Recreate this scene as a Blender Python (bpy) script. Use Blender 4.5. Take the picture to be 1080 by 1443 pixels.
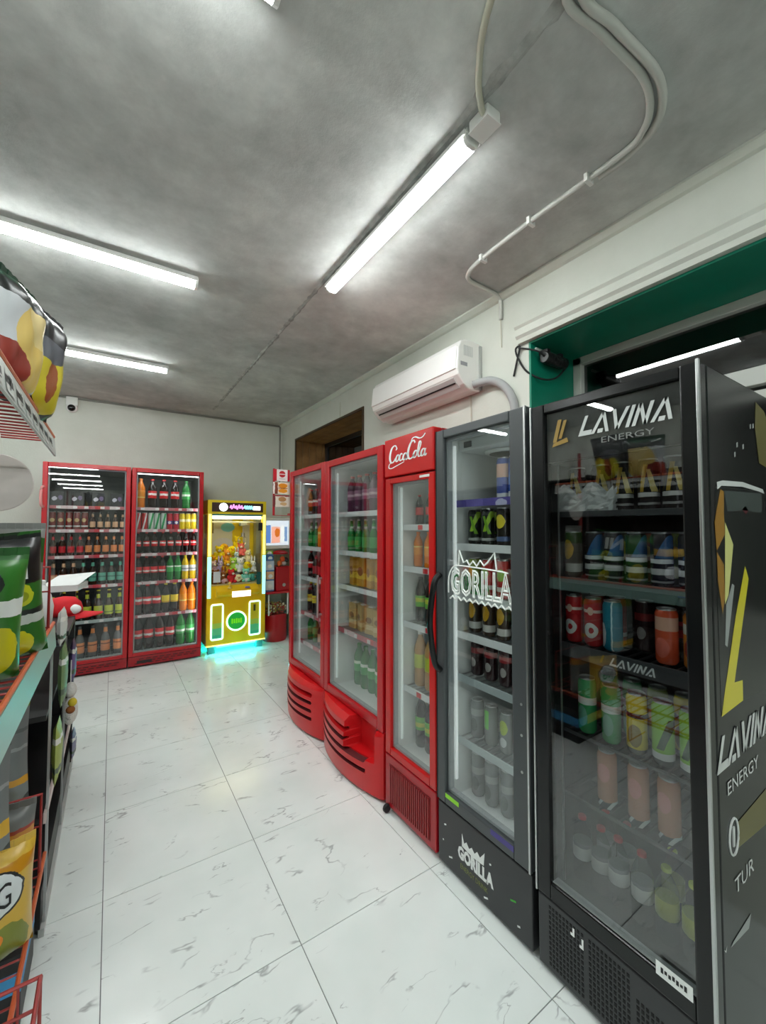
import bpy, math, random
from mathutils import Vector, Matrix
R = math.radians
random.seed(7)
scene = bpy.context.scene
col = scene.collection
for o in list(bpy.data.objects):
    bpy.data.objects.remove(o)

# ------------------------------------------------------------------ camera, world, exposure
cam_d = bpy.data.cameras.new('camera'); cam_d.sensor_fit = 'HORIZONTAL'; cam_d.sensor_width = 36
cam_d.lens = 36 * 578 / 1080; cam_d.clip_start = 0.02
cam = bpy.data.objects.new('camera', cam_d); col.objects.link(cam)
cam.location = (0, 0, 1.5); cam.rotation_euler = (R(92.15), 0, R(-33.45))
scene.camera = cam
world = bpy.data.worlds.new('night'); scene.world = world; world.use_nodes = True
world.node_tree.nodes['Background'].inputs[0].default_value = (0.012, 0.016, 0.02, 1)
world.node_tree.nodes['Background'].inputs[1].default_value = 1.0
vs = scene.view_settings
vs.view_transform = 'Standard'; vs.look = 'None'; vs.gamma = 1; vs.use_curve_mapping = False
vs.exposure = 0.0
LAMP = 50.0          # ceiling batten emission

# ------------------------------------------------------------------ materials
MATS = {}
def srgb(r, g, b):
    f = lambda c: c / 12.92 if c <= 0.04045 else ((c + 0.055) / 1.055) ** 2.4
    return (f(r / 255), f(g / 255), f(b / 255), 1)
def mat(name, c, rough=0.5, metal=0.0, emit=0.0, spec=0.5, ecol=None, coat=0.0):
    if name in MATS: return MATS[name]
    m = bpy.data.materials.new(name); m.use_nodes = True
    b = m.node_tree.nodes['Principled BSDF']
    b.inputs['Base Color'].default_value = c; b.inputs['Roughness'].default_value = rough
    b.inputs['Metallic'].default_value = metal; b.inputs['Specular IOR Level'].default_value = spec
    b.inputs['Coat Weight'].default_value = coat
    if emit:
        b.inputs['Emission Color'].default_value = ecol or c
        b.inputs['Emission Strength'].default_value = emit
    MATS[name] = m
    return m
class N:
    """small node-graph helper"""
    def __init__(s, m): s.t = m.node_tree; s.n = s.t.nodes; s.l = s.t.links; s.b = s.n['Principled BSDF']
    def new(s, t, **k):
        n = s.n.new(t)
        for a, v in k.items(): setattr(n, a, v)
        return n
    def put(s, sock, v):
        if hasattr(v, 'is_output'): s.l.new(v, sock)
        else: sock.default_value = v
    def math(s, op, a, b=0.0, c=None):
        n = s.new('ShaderNodeMath', operation=op); s.put(n.inputs[0], a); s.put(n.inputs[1], b)
        if c is not None: s.put(n.inputs[2], c)
        return n.outputs[0]
    def mix(s, f, a, b):
        n = s.new('ShaderNodeMix', data_type='RGBA'); s.put(n.inputs[0], f); s.put(n.inputs[6], a); s.put(n.inputs[7], b)
        return n.outputs[2]
    def noise(s, vec, scale, detail=3, rough=0.5, dist=0.0):
        n = s.new('ShaderNodeTexNoise'); n.inputs['Scale'].default_value = scale; n.inputs['Detail'].default_value = detail
        n.inputs['Roughness'].default_value = rough; n.inputs['Distortion'].default_value = dist
        s.l.new(vec, n.inputs['Vector']); return n.outputs['Fac']
    def ramp(s, f, pts, interp='LINEAR'):
        n = s.new('ShaderNodeValToRGB'); n.color_ramp.interpolation = interp
        e = n.color_ramp.elements
        e[0].position, e[0].color = pts[0]; e[1].position, e[1].color = pts[1]
        for p, c in pts[2:]:
            x = e.new(p); x.color = c
        s.l.new(f, n.inputs[0]); return n.outputs[0]
    def bump(s, h, strength, dist=0.01):
        n = s.new('ShaderNodeBump'); n.inputs['Strength'].default_value = strength; n.inputs['Distance'].default_value = dist
        s.l.new(h, n.inputs['Height']); s.l.new(n.outputs[0], s.b.inputs['Normal'])
    def obj(s): return s.new('ShaderNodeTexCoord').outputs['Object']
def noisy(name, c1, c2, scale, rough=0.6, bump=0.0, bscale=None, detail=4, **k):
    if name in MATS: return MATS[name]
    m = mat(name, c1, rough, **k); g = N(m); o = g.obj()
    f = g.noise(o, scale, detail)
    g.l.new(g.ramp(f, [(0.32, c1), (0.68, c2)]), g.b.inputs['Base Color'])
    if bump: g.bump(g.noise(o, bscale or scale * 6, 4), bump)
    return m
def printed(name, base, shapes, rough=0.3, wob=0.0, metal=0.0, spec=0.5):
    """flat print on an object's local x / z: bands, discs, slanted strips"""
    if name in MATS: return MATS[name]
    m = mat(name, base, rough, metal, spec=spec); g = N(m)
    sep = g.new('ShaderNodeSeparateXYZ'); g.l.new(g.obj(), sep.inputs[0])
    x, z = sep.outputs[0], sep.outputs[2]
    if wob:
        nz = g.noise(g.obj(), 45, 2); dz = g.math('MULTIPLY', g.math('SUBTRACT', nz, 0.5), wob)
        x = g.math('ADD', x, dz); z = g.math('ADD', z, dz)
    c = base
    for s in shapes:
        if s[0] == 'band':
            k = g.math('MULTIPLY', g.math('GREATER_THAN', z, s[1]), g.math('LESS_THAN', z, s[2])); cc = s[3]
        elif s[0] == 'vband':
            k = g.math('MULTIPLY', g.math('GREATER_THAN', x, s[1]), g.math('LESS_THAN', x, s[2])); cc = s[3]
        elif s[0] == 'box':
            k = g.math('MULTIPLY', g.math('GREATER_THAN', x, s[1]), g.math('LESS_THAN', x, s[2]))
            k = g.math('MULTIPLY', k, g.math('MULTIPLY', g.math('GREATER_THAN', z, s[3]), g.math('LESS_THAN', z, s[4]))); cc = s[5]
        elif s[0] == 'disc':
            dx = g.math('DIVIDE', g.math('SUBTRACT', x, s[1]), s[3]); dz = g.math('DIVIDE', g.math('SUBTRACT', z, s[2]), s[4])
            k = g.math('LESS_THAN', g.math('ADD', g.math('MULTIPLY', dx, dx), g.math('MULTIPLY', dz, dz)), 1.0); cc = s[5]
        elif s[0] == 'slant':      # x between a+b*z and a+b*z+w, z between z0 and z1
            lo = g.math('MULTIPLY_ADD', z, s[2], s[1])
            k = g.math('MULTIPLY', g.math('GREATER_THAN', x, lo), g.math('LESS_THAN', x, g.math('ADD', lo, s[3])))
            k = g.math('MULTIPLY', k, g.math('MULTIPLY', g.math('GREATER_THAN', z, s[4]), g.math('LESS_THAN', z, s[5]))); cc = s[6]
        c = g.mix(k, c, cc)
    g.l.new(c, g.b.inputs['Base Color'])
    return m
def glass(name, tint=(0.95, 0.97, 0.97, 1), ior=1.5, rough=0.0):
    if name in MATS: return MATS[name]
    m = bpy.data.materials.new(name); m.use_nodes = True; t = m.node_tree; t.nodes.clear()
    o = t.nodes.new('ShaderNodeOutputMaterial'); mx = t.nodes.new('ShaderNodeMixShader')
    tr = t.nodes.new('ShaderNodeBsdfTransparent'); gl = t.nodes.new('ShaderNodeBsdfGlossy'); fr = t.nodes.new('ShaderNodeLayerWeight'); fr.inputs[0].default_value = .5
    f0 = ((ior - 1) / (ior + 1)) ** 2
    pw = t.nodes.new('ShaderNodeMath'); pw.operation = 'POWER'; pw.inputs[1].default_value = 5.0
    ma = t.nodes.new('ShaderNodeMath'); ma.operation = 'MULTIPLY_ADD'; ma.inputs[1].default_value = 1 - f0; ma.inputs[2].default_value = f0
    t.links.new(fr.outputs['Facing'], pw.inputs[0]); t.links.new(pw.outputs[0], ma.inputs[0])
    tr.inputs[0].default_value = tint; gl.inputs['Roughness'].default_value = rough
    t.links.new(ma.outputs[0], mx.inputs[0]); t.links.new(tr.outputs[0], mx.inputs[1]); t.links.new(gl.outputs[0], mx.inputs[2])
    t.links.new(mx.outputs[0], o.inputs[0]); MATS[name] = m
    return m
def emis(name, c, s): return mat(name, c, 0.5, emit=s, ecol=c)

# ------------------------------------------------------------------ mesh builder
class MB:
    def __init__(s): s.v = []; s.f = []; s.m = []
    def quad(s, pts, mi=0):
        b = len(s.v); s.v += [tuple(p) for p in pts]; s.f.append(tuple(range(b, b + len(pts)))); s.m.append(mi); return s
    def box(s, x0, x1, y0, y1, z0, z1, mi=0):
        b = len(s.v)
        s.v += [(x, y, z) for z in (z0, z1) for y in (y0, y1) for x in (x0, x1)]
        for f in ((0, 2, 3, 1), (4, 5, 7, 6), (0, 1, 5, 4), (2, 6, 7, 3), (0, 4, 6, 2), (1, 3, 7, 5)):
            s.f.append(tuple(b + i for i in f)); s.m.append(mi)
        return s
    def lathe(s, prof, n=12, c=(0, 0, 0), mi=0, ax='z', sx=1, sy=1):
        b = len(s.v)
        for r, z in prof:
            for i in range(n):
                a = 2 * math.pi * i / n; p = (r * math.cos(a) * sx, r * math.sin(a) * sy, z)
                if ax == 'x': p = (p[2], p[0], p[1])
                if ax == 'y': p = (p[1], p[2], p[0])
                s.v.append((p[0] + c[0], p[1] + c[1], p[2] + c[2]))
        for k in range(len(prof) - 1):
            for i in range(n):
                j = (i + 1) % n
                s.f.append((b + k * n + i, b + k * n + j, b + k * n + n + j, b + k * n + n + i)); s.m.append(mi)
        if prof[0][0] > 1e-5: s.f.append(tuple(b + i for i in reversed(range(n)))); s.m.append(mi)
        if prof[-1][0] > 1e-5: s.f.append(tuple(b + (len(prof) - 1) * n + i for i in range(n))); s.m.append(mi)
        return s
    def cyl(s, c, r, h, n=16, ax='z', mi=0): return s.lathe([(r, 0), (r, h)], n, c, mi, ax)
    def ball(s, c, rx, ry=None, rz=None, n=12, k=8, mi=0):
        ry = ry or rx; rz = rz or rx; b = len(s.v)
        for j in range(k + 1):
            t = math.pi * j / k - math.pi / 2
            for i in range(n):
                a = 2 * math.pi * i / n
                s.v.append((c[0] + rx * math.cos(t) * math.cos(a), c[1] + ry * math.cos(t) * math.sin(a), c[2] + rz * math.sin(t)))
        for j in range(k):
            for i in range(n):
                q = (i + 1) % n
                s.f.append((b + j * n + i, b + j * n + q, b + j * n + n + q, b + j * n + n + i)); s.m.append(mi)
        return s
    def tube(s, pts, r, n=8, mi=0, closed=False):
        pts = [Vector(p) for p in pts]; b = len(s.v); L = len(pts); up = Vector((0.13, 0.21, 0.97)).normalized()
        for k, p in enumerate(pts):
            d = (pts[(k + 1) % L] - pts[k - 1]) if closed else (pts[min(k + 1, L - 1)] - pts[max(k - 1, 0)])
            d.normalize(); a = d.cross(up)
            if a.length < 1e-3: a = d.cross(Vector((1, 0, 0)))
            a.normalize(); c = d.cross(a)
            for i in range(n):
                t = 2 * math.pi * i / n
                s.v.append(tuple(p + a * (r * math.cos(t)) + c * (r * math.sin(t))))
        for k in range(L if closed else L - 1):
            for i in range(n):
                j = (i + 1) % n; q = (k + 1) % L
                s.f.append((b + k * n + i, b + k * n + j, b + q * n + j, b + q * n + i)); s.m.append(mi)
        if not closed:
            s.f.append(tuple(b + i for i in reversed(range(n)))); s.m.append(mi)
            s.f.append(tuple(b + (L - 1) * n + i for i in range(n))); s.m.append(mi)
        return s
    def prism(s, poly, a0, a1, ax='y', mi=0):
        """polygon (u,v) extruded along ax: y -> (u,a,v), x -> (a,u,v), z -> (u,v,a)"""
        b = len(s.v); n = len(poly)
        pt = {'y': lambda u, v, a: (u, a, v), 'x': lambda u, v, a: (a, u, v), 'z': lambda u, v, a: (u, v, a)}[ax]
        for a in (a0, a1): s.v += [pt(u, v, a) for u, v in poly]
        s.f.append(tuple(b + i for i in range(n))); s.m.append(mi)
        s.f.append(tuple(b + n + i for i in reversed(range(n)))); s.m.append(mi)
        for i in range(n):
            j = (i + 1) % n
            s.f.append((b + i, b + n + i, b + n + j, b + j)); s.m.append(mi)
        return s
    def stroke(s, p, q, w, y0, y1, mi=0, cut=None):
        """straight thick line in the x/z plane"""
        d = Vector((q[0] - p[0], q[1] - p[1])); 
        if cut == 'h':           # horizontal ends
            k = w / 2
            return s.prism([(p[0] - k, p[1]), (p[0] + k, p[1]), (q[0] + k, q[1]), (q[0] - k, q[1])], y0, y1, 'y', mi)
        d.normalize(); n = Vector((-d.y, d.x)) * (w / 2)
        return s.prism([(p[0] - n.x, p[1] - n.y), (q[0] - n.x, q[1] - n.y), (q[0] + n.x, q[1] + n.y), (p[0] + n.x, p[1] + n.y)], y0, y1, 'y', mi)
    def mesh(s, name, smooth=False):
        me = bpy.data.meshes.new(name); me.from_pydata(s.v, [], s.f); me.update()
        me.polygons.foreach_set('material_index', s.m)
        if smooth: me.polygons.foreach_set('use_smooth', [True] * len(s.f))
        return me
    def build(s, name, mats, parent=None, smooth=False, loc=(0, 0, 0), rz=0, bevel=0.0, auto=None):
        me = s.mesh(name, smooth)
        for m in (mats if isinstance(mats, (list, tuple)) else [mats]): me.materials.append(m)
        if auto: me.set_sharp_from_angle(angle=R(auto))
        return obj(name, me, parent, loc, rz, bevel)
def obj(name, me, parent=None, loc=(0, 0, 0), rz=0, bevel=0.0):
    o = bpy.data.objects.new(name, me); col.objects.link(o); o.location = loc; o.rotation_euler = (0, 0, rz)
    if parent: o.parent = parent
    if bevel:
        b = o.modifiers.new('bevel', 'BEVEL'); b.width = bevel; b.segments = 2; b.limit_method = 'ANGLE'; b.angle_limit = R(50)
        b.harden_normals = False
    return o
def tag(o, label=None, cat=None, group=None, kind=None):
    if label:
        n = len(label.split())
        if not 4 <= n <= 16: print('LABEL LENGTH', n, label)
        o['label'] = label
    if cat: o['category'] = cat
    if group: o['group'] = group
    if kind: o['kind'] = kind
    return o
def empty(name, loc, rz=0): return obj(name, None, None, loc, rz)
def catmull(pts, k=6, closed=False):
    P = [Vector(p) for p in pts]; out = []; L = len(P)
    for i in range(L if closed else L - 1):
        g = (lambda j: P[j % L]) if closed else (lambda j: P[max(0, min(L - 1, j))])
        a, b, c, d = g(i - 1), g(i), g(i + 1), g(i + 2)
        for t in range(k):
            u = t / k
            out.append(0.5 * ((2 * b) + (c - a) * u + (2 * a - 5 * b + 4 * c - d) * u * u + (3 * b - a - 3 * c + d) * u ** 3))
    if not closed: out.append(P[-1])
    return out
def text_mb(mb, s, size, x, z, y, width=None, height=None, shear=0.0, outline=0.0, mi=0, bold=0.0, align='LEFT'):
    """block lettering as flat mesh in the x/z plane (front towards -y)"""
    cu = bpy.data.curves.new('t', 'FONT'); cu.body = s; cu.size = size; cu.shear = shear; cu.align_x = align; cu.resolution_u = 2
    cu.offset = bold
    if outline: cu.fill_mode = 'NONE'; cu.bevel_depth = outline; cu.bevel_resolution = 0
    o = bpy.data.objects.new('t', cu); col.objects.link(o)
    dg = bpy.context.evaluated_depsgraph_get(); dg.update()
    me = bpy.data.meshes.new_from_object(o.evaluated_get(dg))
    xs = [v.co.x for v in me.vertices]; ys = [v.co.y for v in me.vertices]
    x0, x1, y0, y1 = min(xs), max(xs), min(ys), max(ys)
    kx = width / (x1 - x0) if width else 1; kz = height / (y1 - y0) if height else kx
    b = len(mb.v)
    for v in me.vertices: mb.v.append((x + (v.co.x - x0) * kx, y - v.co.z, z + (v.co.y - y0) * kz))
    for p in me.polygons: mb.f.append(tuple(b + i for i in p.vertices)); mb.m.append(mi)
    bpy.data.objects.remove(o); bpy.data.curves.remove(cu); bpy.data.meshes.remove(me)
    return mb

# colours
WHITE = mat('white_plastic', srgb(238, 238, 234), 0.35)
STEEL = mat('steel', srgb(190, 192, 192), 0.3, 0.9)
DARK = mat('dark_rubber', srgb(20, 20, 22), 0.6)
BLACKM = mat('black_gloss', srgb(16, 17, 18), 0.22, spec=0.35)
BLACKF = mat('black_satin', srgb(38, 39, 41), 0.4)
GREYF = mat('grey_door_frame', srgb(66, 70, 72), 0.35)
RED = mat('red_enamel', srgb(178, 10, 22), 0.25)
REDD = mat('red_enamel_deep', srgb(160, 10, 24), 0.28)
LINER = mat('white_liner', srgb(222, 226, 224), 0.4)
LINERD = mat('dark_liner', srgb(58, 60, 62), 0.45)
LINERB = mat('black_liner', srgb(18, 19, 20), 0.4)
PANE = glass('cooler_glass', (0.93, 0.95, 0.95, 1), 1.95)
PANED = glass('tinted_cooler_glass', (0.80, 0.82, 0.82, 1), 2.0)
PRINTW = mat('print_white', srgb(235, 238, 236), 0.4)
LEDW = emis('led_white', (1, 1, 0.97, 1), 6)

# ------------------------------------------------------------------ room shell
XW, YB, ZC = 2.08, 5.85, 3.0
XL, YF, XG = -3.2, -9.6, 2.58
def wallmat():
    m = mat('painted_plaster', srgb(222, 223, 217), 0.75); g = N(m); o = g.obj()
    f = g.noise(o, 1.6, 5, 0.6)
    g.l.new(g.ramp(f, [(0.3, srgb(200, 203, 192)), (0.7, srgb(215, 218, 209))]), g.b.inputs['Base Color'])
    g.bump(g.noise(o, 60, 3), 0.12); return m
WALL = wallmat()
def ceilmat():
    m = mat('grey_limewash_ceiling', (0.5, 0.5, 0.5, 1), 0.85); g = N(m); o = g.obj()
    a = g.noise(o, 1.1, 6, 0.62, 0.4); b = g.noise(o, 7, 5, 0.65)
    f = g.math('ADD', g.math('MULTIPLY', a, 0.7), g.math('MULTIPLY', b, 0.3))
    c = g.ramp(f, [(0.36, srgb(168, 170, 167)), (0.5, srgb(194, 196, 193)), (0.64, srgb(220, 222, 218))])
    s = g.new('ShaderNodeTexVoronoi'); s.inputs['Scale'].default_value = 2.3; g.l.new(o, s.inputs['Vector'])
    c = g.mix(g.math('LESS_THAN', s.outputs['Distance'], 0.018), c, srgb(60, 60, 58))
    g.l.new(c, g.b.inputs['Base Color']); g.bump(g.noise(o, 25, 5, 0.7), 0.2); return m
CEIL = ceilmat()
def tilemat():
    m = mat('polished_marble_tile', (0.7, 0.7, 0.7, 1), 0.16, spec=0.55); g = N(m); o = g.obj()
    rnd = g.new('ShaderNodeObjectInfo').outputs['Random']
    off = g.new('ShaderNodeCombineXYZ'); g.l.new(g.math('MULTIPLY', rnd, 37.0), off.inputs[0]); g.l.new(g.math('MULTIPLY', rnd, 91.0), off.inputs[1])
    va = g.new('ShaderNodeVectorMath', operation='ADD'); g.l.new(o, va.inputs[0]); g.l.new(off.outputs[0], va.inputs[1])
    mp = g.new('ShaderNodeMapping'); mp.inputs['Rotation'].default_value = (0, 0, R(-52)); mp.inputs['Scale'].default_value = (0.8, 2.2, 1)
    g.l.new(va.outputs[0], mp.inputs[0]); p = mp.outputs[0]
    v = None
    for sc, wd, lo in ((1.5, 0.006, 0.52), (2.7, 0.004, 0.55)):
        nz = g.noise(p, sc, 5, 0.55, 0.35)
        line = g.math('LESS_THAN', g.math('ABSOLUTE', g.math('SUBTRACT', nz, 0.5)), wd)
        soft = g.math('SUBTRACT', 1.0, g.math('MINIMUM', g.math('DIVIDE', g.math('ABSOLUTE', g.math('SUBTRACT', nz, 0.5)), wd * 1.5), 1.0))
        msk = g.new('ShaderNodeMapRange'); msk.inputs[1].default_value = lo; msk.inputs[2].default_value = lo + 0.09
        g.l.new(g.noise(va.outputs[0], 5.2 + sc, 2), msk.inputs[0])
        k = g.math('MULTIPLY', soft, msk.outputs[0]); v = k if v is None else g.math('MAXIMUM', v, k)
    cloud = g.ramp(g.noise(va.outputs[0], 3, 3), [(0.3, srgb(230, 237, 234)), (0.7, srgb(242, 247, 245))])
    c = g.mix(g.math('MULTIPLY', v, 0.7), cloud, srgb(132, 136, 138))
    g.l.new(c, g.b.inputs['Base Color']); return m
TILE = tilemat()
GROUT = mat('grey_grout', srgb(112, 116, 116), 0.85)

floor = tag(MB().box(XL, XG + 0.1, YF, YB + 0.1, -0.1, -0.004).build('floor', GROUT), kind='structure')
tm = MB(); G = 0.0016; H = 0.6
tm.prism([(G, G), (H - G, G), (H - G, H - G), (G, H - G)], -0.008, 0, 'z')
tme = tm.mesh('tile'); tme.materials.append(TILE)
for i in range(-5, 4):
    for j in range(-12, 14):
        x0, y0 = i * 0.6, -0.36 - 0.6 * 3 + 0.6 * j
        if x0 + 0.6 > XL and y0 > YF and y0 < YB: obj('tile', tme, floor, (x0, y0, 0))
tag(MB().box(XL - .1, XG + 0.1, YF - .1, YB + 0.1, ZC, ZC + 0.12).build('ceiling', CEIL), kind='structure')
tag(MB().box(XL - .1, XG + 0.1, YB, YB + 0.15, 0, ZC).build('wall_back', WALL), kind='structure')
tag(MB().box(XL - 0.15, XL, YF - .1, YB, 0, ZC).build('wall_left', WALL), kind='structure')
tag(MB().box(XL, XG + 0.1, YF - 0.15, YF, 0, ZC).build('wall_front', WALL), kind='structure')
# right wall: thick, with two deep window openings
W1 = (-1.6, 1.55, 1.0, 2.62); W2 = (3.5, 5.32, 1.0, 2.70)
w = MB()
w.box(XW, XG, W2[1], YB, 0, ZC); w.box(XW, XG, W2[0], W2[1], 0, W2[2]); w.box(XW, XG, W2[0], W2[1], W2[3], ZC)
w.box(XW, XG, W1[1], W2[0], 0, ZC); w.box(XW, XG, W1[0], W1[1], 0, W1[2]); w.box(XW, XG, W1[0], W1[1], W1[3], ZC)
w.box(XW, XG, YF, W1[0], 0, ZC)
tag(w.build('wall_right', WALL), kind='structure')
# moulding over the window and thin cornice
mo = MB()
mo.prism([(XW, 2.62), (XW - 0.03, 2.62), (XW - 0.035, 2.645), (XW - 0.05, 2.66), (XW - 0.05, 2.70), (XW - 0.062, 2.715), (XW, 2.715)], W1[0] - .05, 1.61, 'y')
tag(mo.build('trim_1', WALL), kind='structure')
co = MB().prism([(XW, ZC), (XW - 0.05, ZC), (XW - 0.05, ZC - 0.012), (XW - 0.02, ZC - 0.03), (XW, ZC - 0.035)], YF, YB, 'y')
tag(co.build('trim_2', WALL), kind='structure')
# plaster seam along the ceiling
random.seed(3); sm = MB(); n = 150
L = []; Rr = []
for k in range(n + 1):
    y = 0.3 + k * (5.5 - 0.3) / n; wl = 0.008 + 0.014 * random.random() + (0.012 * random.random() + .004 if y < 1.05 else 0)
    L.append((1.05 - wl, y)); Rr.append((1.05 + 0.006 + 0.016 * random.random(), y))
for k in range(n):
    sm.quad([(*L[k], ZC - .0004), (*L[k + 1], ZC - .0004), (1.05, L[k + 1][1], ZC - 0.006), (1.05, L[k][1], ZC - 0.006)])
    sm.quad([(1.05, L[k][1], ZC - 0.006), (1.05, L[k + 1][1], ZC - 0.006), (*Rr[k + 1], ZC - .0004), (*Rr[k], ZC - .0004)])
tag(sm.build('trim_3', noisy('rough_plaster_seam', srgb(140, 141, 138), srgb(192, 194, 190), 14, 0.95, 0.6, 40)), kind='structure')

# green shop window
GREEN = noisy('green_paint', srgb(0, 122, 96), srgb(4, 136, 108), 3, 0.4)
ALU = mat('white_window_frame', srgb(205, 206, 200), 0.4)
w1 = tag(empty('window_1', (0, 0, 0)), kind='structure')
MB().box(XW + .002, XG - .05, W1[0], W1[1], W1[3] - 0.012, W1[3]).build('soffit_panel', GREEN, w1)
MB().box(XW + .002, XG - .05, W1[1] - 0.012, W1[1], W1[2], W1[3] - 0.012).build('jamb_panel', GREEN, w1)
MB().box(XW + .002, XG - .05, W1[0], W1[0] + 0.012, W1[2], W1[3] - 0.012).build('jamb_panel', GREEN, w1)
MB().box(XW - .02, XG, W1[0], W1[1] - .012, W1[2], W1[2] + 0.03).build('sill', ALU, w1)
fr = MB(); fx0, fx1 = XG - 0.06, XG
yL, yR, zt = W1[1] - 0.012, W1[0] + 0.012, W1[3] - 0.012
fr.box(fx0, fx1, yL - 0.055, yL, W1[2], zt); fr.box(fx0, fx1, yR, yR + 0.055, W1[2], zt)
fr.box(fx0, fx1, yR, yL, zt - 0.05, zt); fr.box(fx0, fx1, yR, yL, W1[2] + .03, W1[2] + 0.09)
fr.box(fx0, fx1, -0.03, 0.03, W1[2], zt)
fr.build('frame', ALU, w1, bevel=0.004)
MB().box(fx0 - .01, fx1, yR + .055, yL - .055, 2.17, 2.256).build('transom', ALU, w1, bevel=.004)
MB().box(fx0, fx1, yR + .055, yL - .055, 2.10, 2.145).build('sash_rail', ALU, w1, bevel=.004)
DG = glass('window_glass', (0.35, 0.38, 0.38, 1), 2.1)
MB().box(XG - 0.022, XG - 0.016, 0.03, yL - 0.055, W1[2] + .09, zt - .05).build('pane', DG, w1)
MB().box(XG - 0.022, XG - 0.016, yR + .055, -0.03, W1[2] + .09, zt - .05).build('pane', DG, w1)
# shutter outside the shop window (night outside)
tag(MB().box(XG + 0.25, XG + 0.3, YF, YB, 0, 3.2).build('wall_outside', mat('night_facade', srgb(18, 20, 22), 0.9)), kind='structure')
# wood-lined recess
w2 = tag(empty('window_2', (0, 0, 0)), kind='structure')
WOOD = noisy('brown_wood_panelling', srgb(112, 80, 42), srgb(156, 116, 68), 5, 0.5, 0.1, 30)
for k in range(5):      # boards
    d0 = XW + 0.002 + k * 0.098
    MB().box(d0, d0 + 0.094, W2[1] - 0.014, W2[1], W2[2], W2[3] - .014).build('plank', WOOD, w2, bevel=0.003)
    MB().box(d0, d0 + 0.094, W2[0], W2[0] + 0.014, W2[2], W2[3] - .014).build('plank', WOOD, w2, bevel=0.003)
    MB().box(d0, d0 + 0.094, W2[0], W2[1], W2[3] - 0.014, W2[3]).build('plank', WOOD, w2, bevel=0.003)
MB().box(XW - .01, XW + .004, W2[1] - .02, W2[1] + .01, W2[2], W2[3] + .01).box(XW - .01, XW + .004, W2[0] - .01, W2[0] + .02, W2[2], W2[3] + .01).box(XW - .01, XW + .004, W2[0] + .02, W2[1] - .02, W2[3] - .015, W2[3] + .01).build('edge_strip', mat('wood_edge', srgb(66, 48, 26), .5), w2)
fr = MB(); y0, y1 = W2[0] + .014, W2[1] - .014
fr.box(XG - .07, XG - .02, y0, y0 + .06, W2[2], W2[3] - .014).box(XG - .07, XG - .02, y1 - .06, y1, W2[2], W2[3] - .014).box(XG - .07, XG - .02, y0, y1, W2[3] - .07, W2[3] - .014)
fr.build('frame', mat('dark_frame', srgb(40, 38, 34), .4), w2)
MB().box(XG - .05, XG - .045, y0 + .06, y1 - .06, W2[2], W2[3] - .07).build('pane', DG, w2)

# next aisle: tall dark shelving, seen only mirrored in the fridge doors
SHB = mat('dark_shelf_board', srgb(46, 40, 38), 0.5)
su = tag(empty('shelving_unit', (-2.0, 0.2, 0)), 'tall dark shelving of the next aisle mirrored in the fridge glass', 'shelf')
MB().box(0, .03, 0, 4.4, 0.05, 2.05).build('back_panel', SHB, su)
for k in range(5): MB().box(.03, .38, k * 1.0925, k * 1.0925 + .03, 0, 2.05).build('side_panel', SHB, su)
for z in (.1, .5, .9, 1.3, 1.7, 2.03): MB().box(.03, .38, 0, 4.4, z - .02, z).build('shelf_board', SHB, su)

# ------------------------------------------------------------------ ceiling battens
TUBE = emis('lit_diffuser', (0.95, 1.0, 0.985, 1), LAMP)
def batten(x0, y0, x1, y1, label):
    L = math.hypot(x1 - x0, y1 - y0); rz = math.atan2(y1 - y0, x1 - x0)
    t = tag(empty('ceiling_light', (x0, y0, ZC), rz), label, 'light', 'fluorescent battens on the ceiling')
    MB().box(0, L, -0.026, 0.026, -0.018, -0.0005).box(0, L, -0.043, 0.043, -0.0225, -0.018).box(0, L, .037, .043, -.036, -.0225).box(0, L, -.043, -.037, -.036, -.0225).build('housing', WHITE, t)
    prof = [(-0.03, -0.022), (-0.034, -0.035), (-0.03, -0.052), (-0.016, -0.062), (0.016, -0.062), (0.03, -0.052), (0.034, -0.035), (0.03, -0.022)]
    MB().prism(prof, 0.016, L - 0.016, 'x').build('diffuser', TUBE, t)
    for a in (0, L - 0.016):
        MB().prism([(u * 1.06, v - .001) for u, v in prof], a, a + 0.016, 'x').build('end_cap', WHITE, t)
    return t
batten(1.095, 2.24, 1.105, 1.06, 'lit batten on the ceiling parallel to the drinks fridges, beside the plaster seam')
batten(-0.80, 2.64, 0.40, 2.64, 'lit batten crossing the ceiling left, middle one, cut by the photo edge')
batten(-0.80, 4.26, 0.41, 4.26, 'lit batten farthest back, near the back wall above the red coolers')
batten(-0.84, 1.045, 0.355, 1.045, 'lit batten at the top photo edge, only its end showing')
batten(-0.80, -0.6, 0.40, -0.6, 'lit batten behind the camera at the window end')
for k, n in enumerate(('first', 'second', 'third', 'fourth', 'fifth')):
    y = -2.22 - 1.62 * k
    batten(-1.55, y, -0.30, y, f'lit batten behind the camera mirrored in the left cooler, {n} stripe from the top')
batten(1.10, -0.3, 1.10, -1.5, 'lit batten behind the camera beside the shop window')
batten(-2.6, 2.64, -1.4, 2.64, 'lit batten beyond the snack rack at the left wall')
batten(-2.6, 4.26, -1.4, 4.26, 'lit batten in the far left corner beyond the snack rack')
jb = tag(empty('junction_box', (1.105, 1.0, ZC)), 'small white junction box at the near end of the batten by the seam', 'box')
MB().box(-.035, .035, -.045, .045, -.045, -.0005).build('box_body', WHITE, jb, bevel=.006)
MB().box(-.037, .037, -.047, .047, -.05, -.045).build('lid', WHITE, jb, bevel=.002)
CABLE = mat('cream_cable', srgb(188, 186, 168), 0.5)
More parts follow.
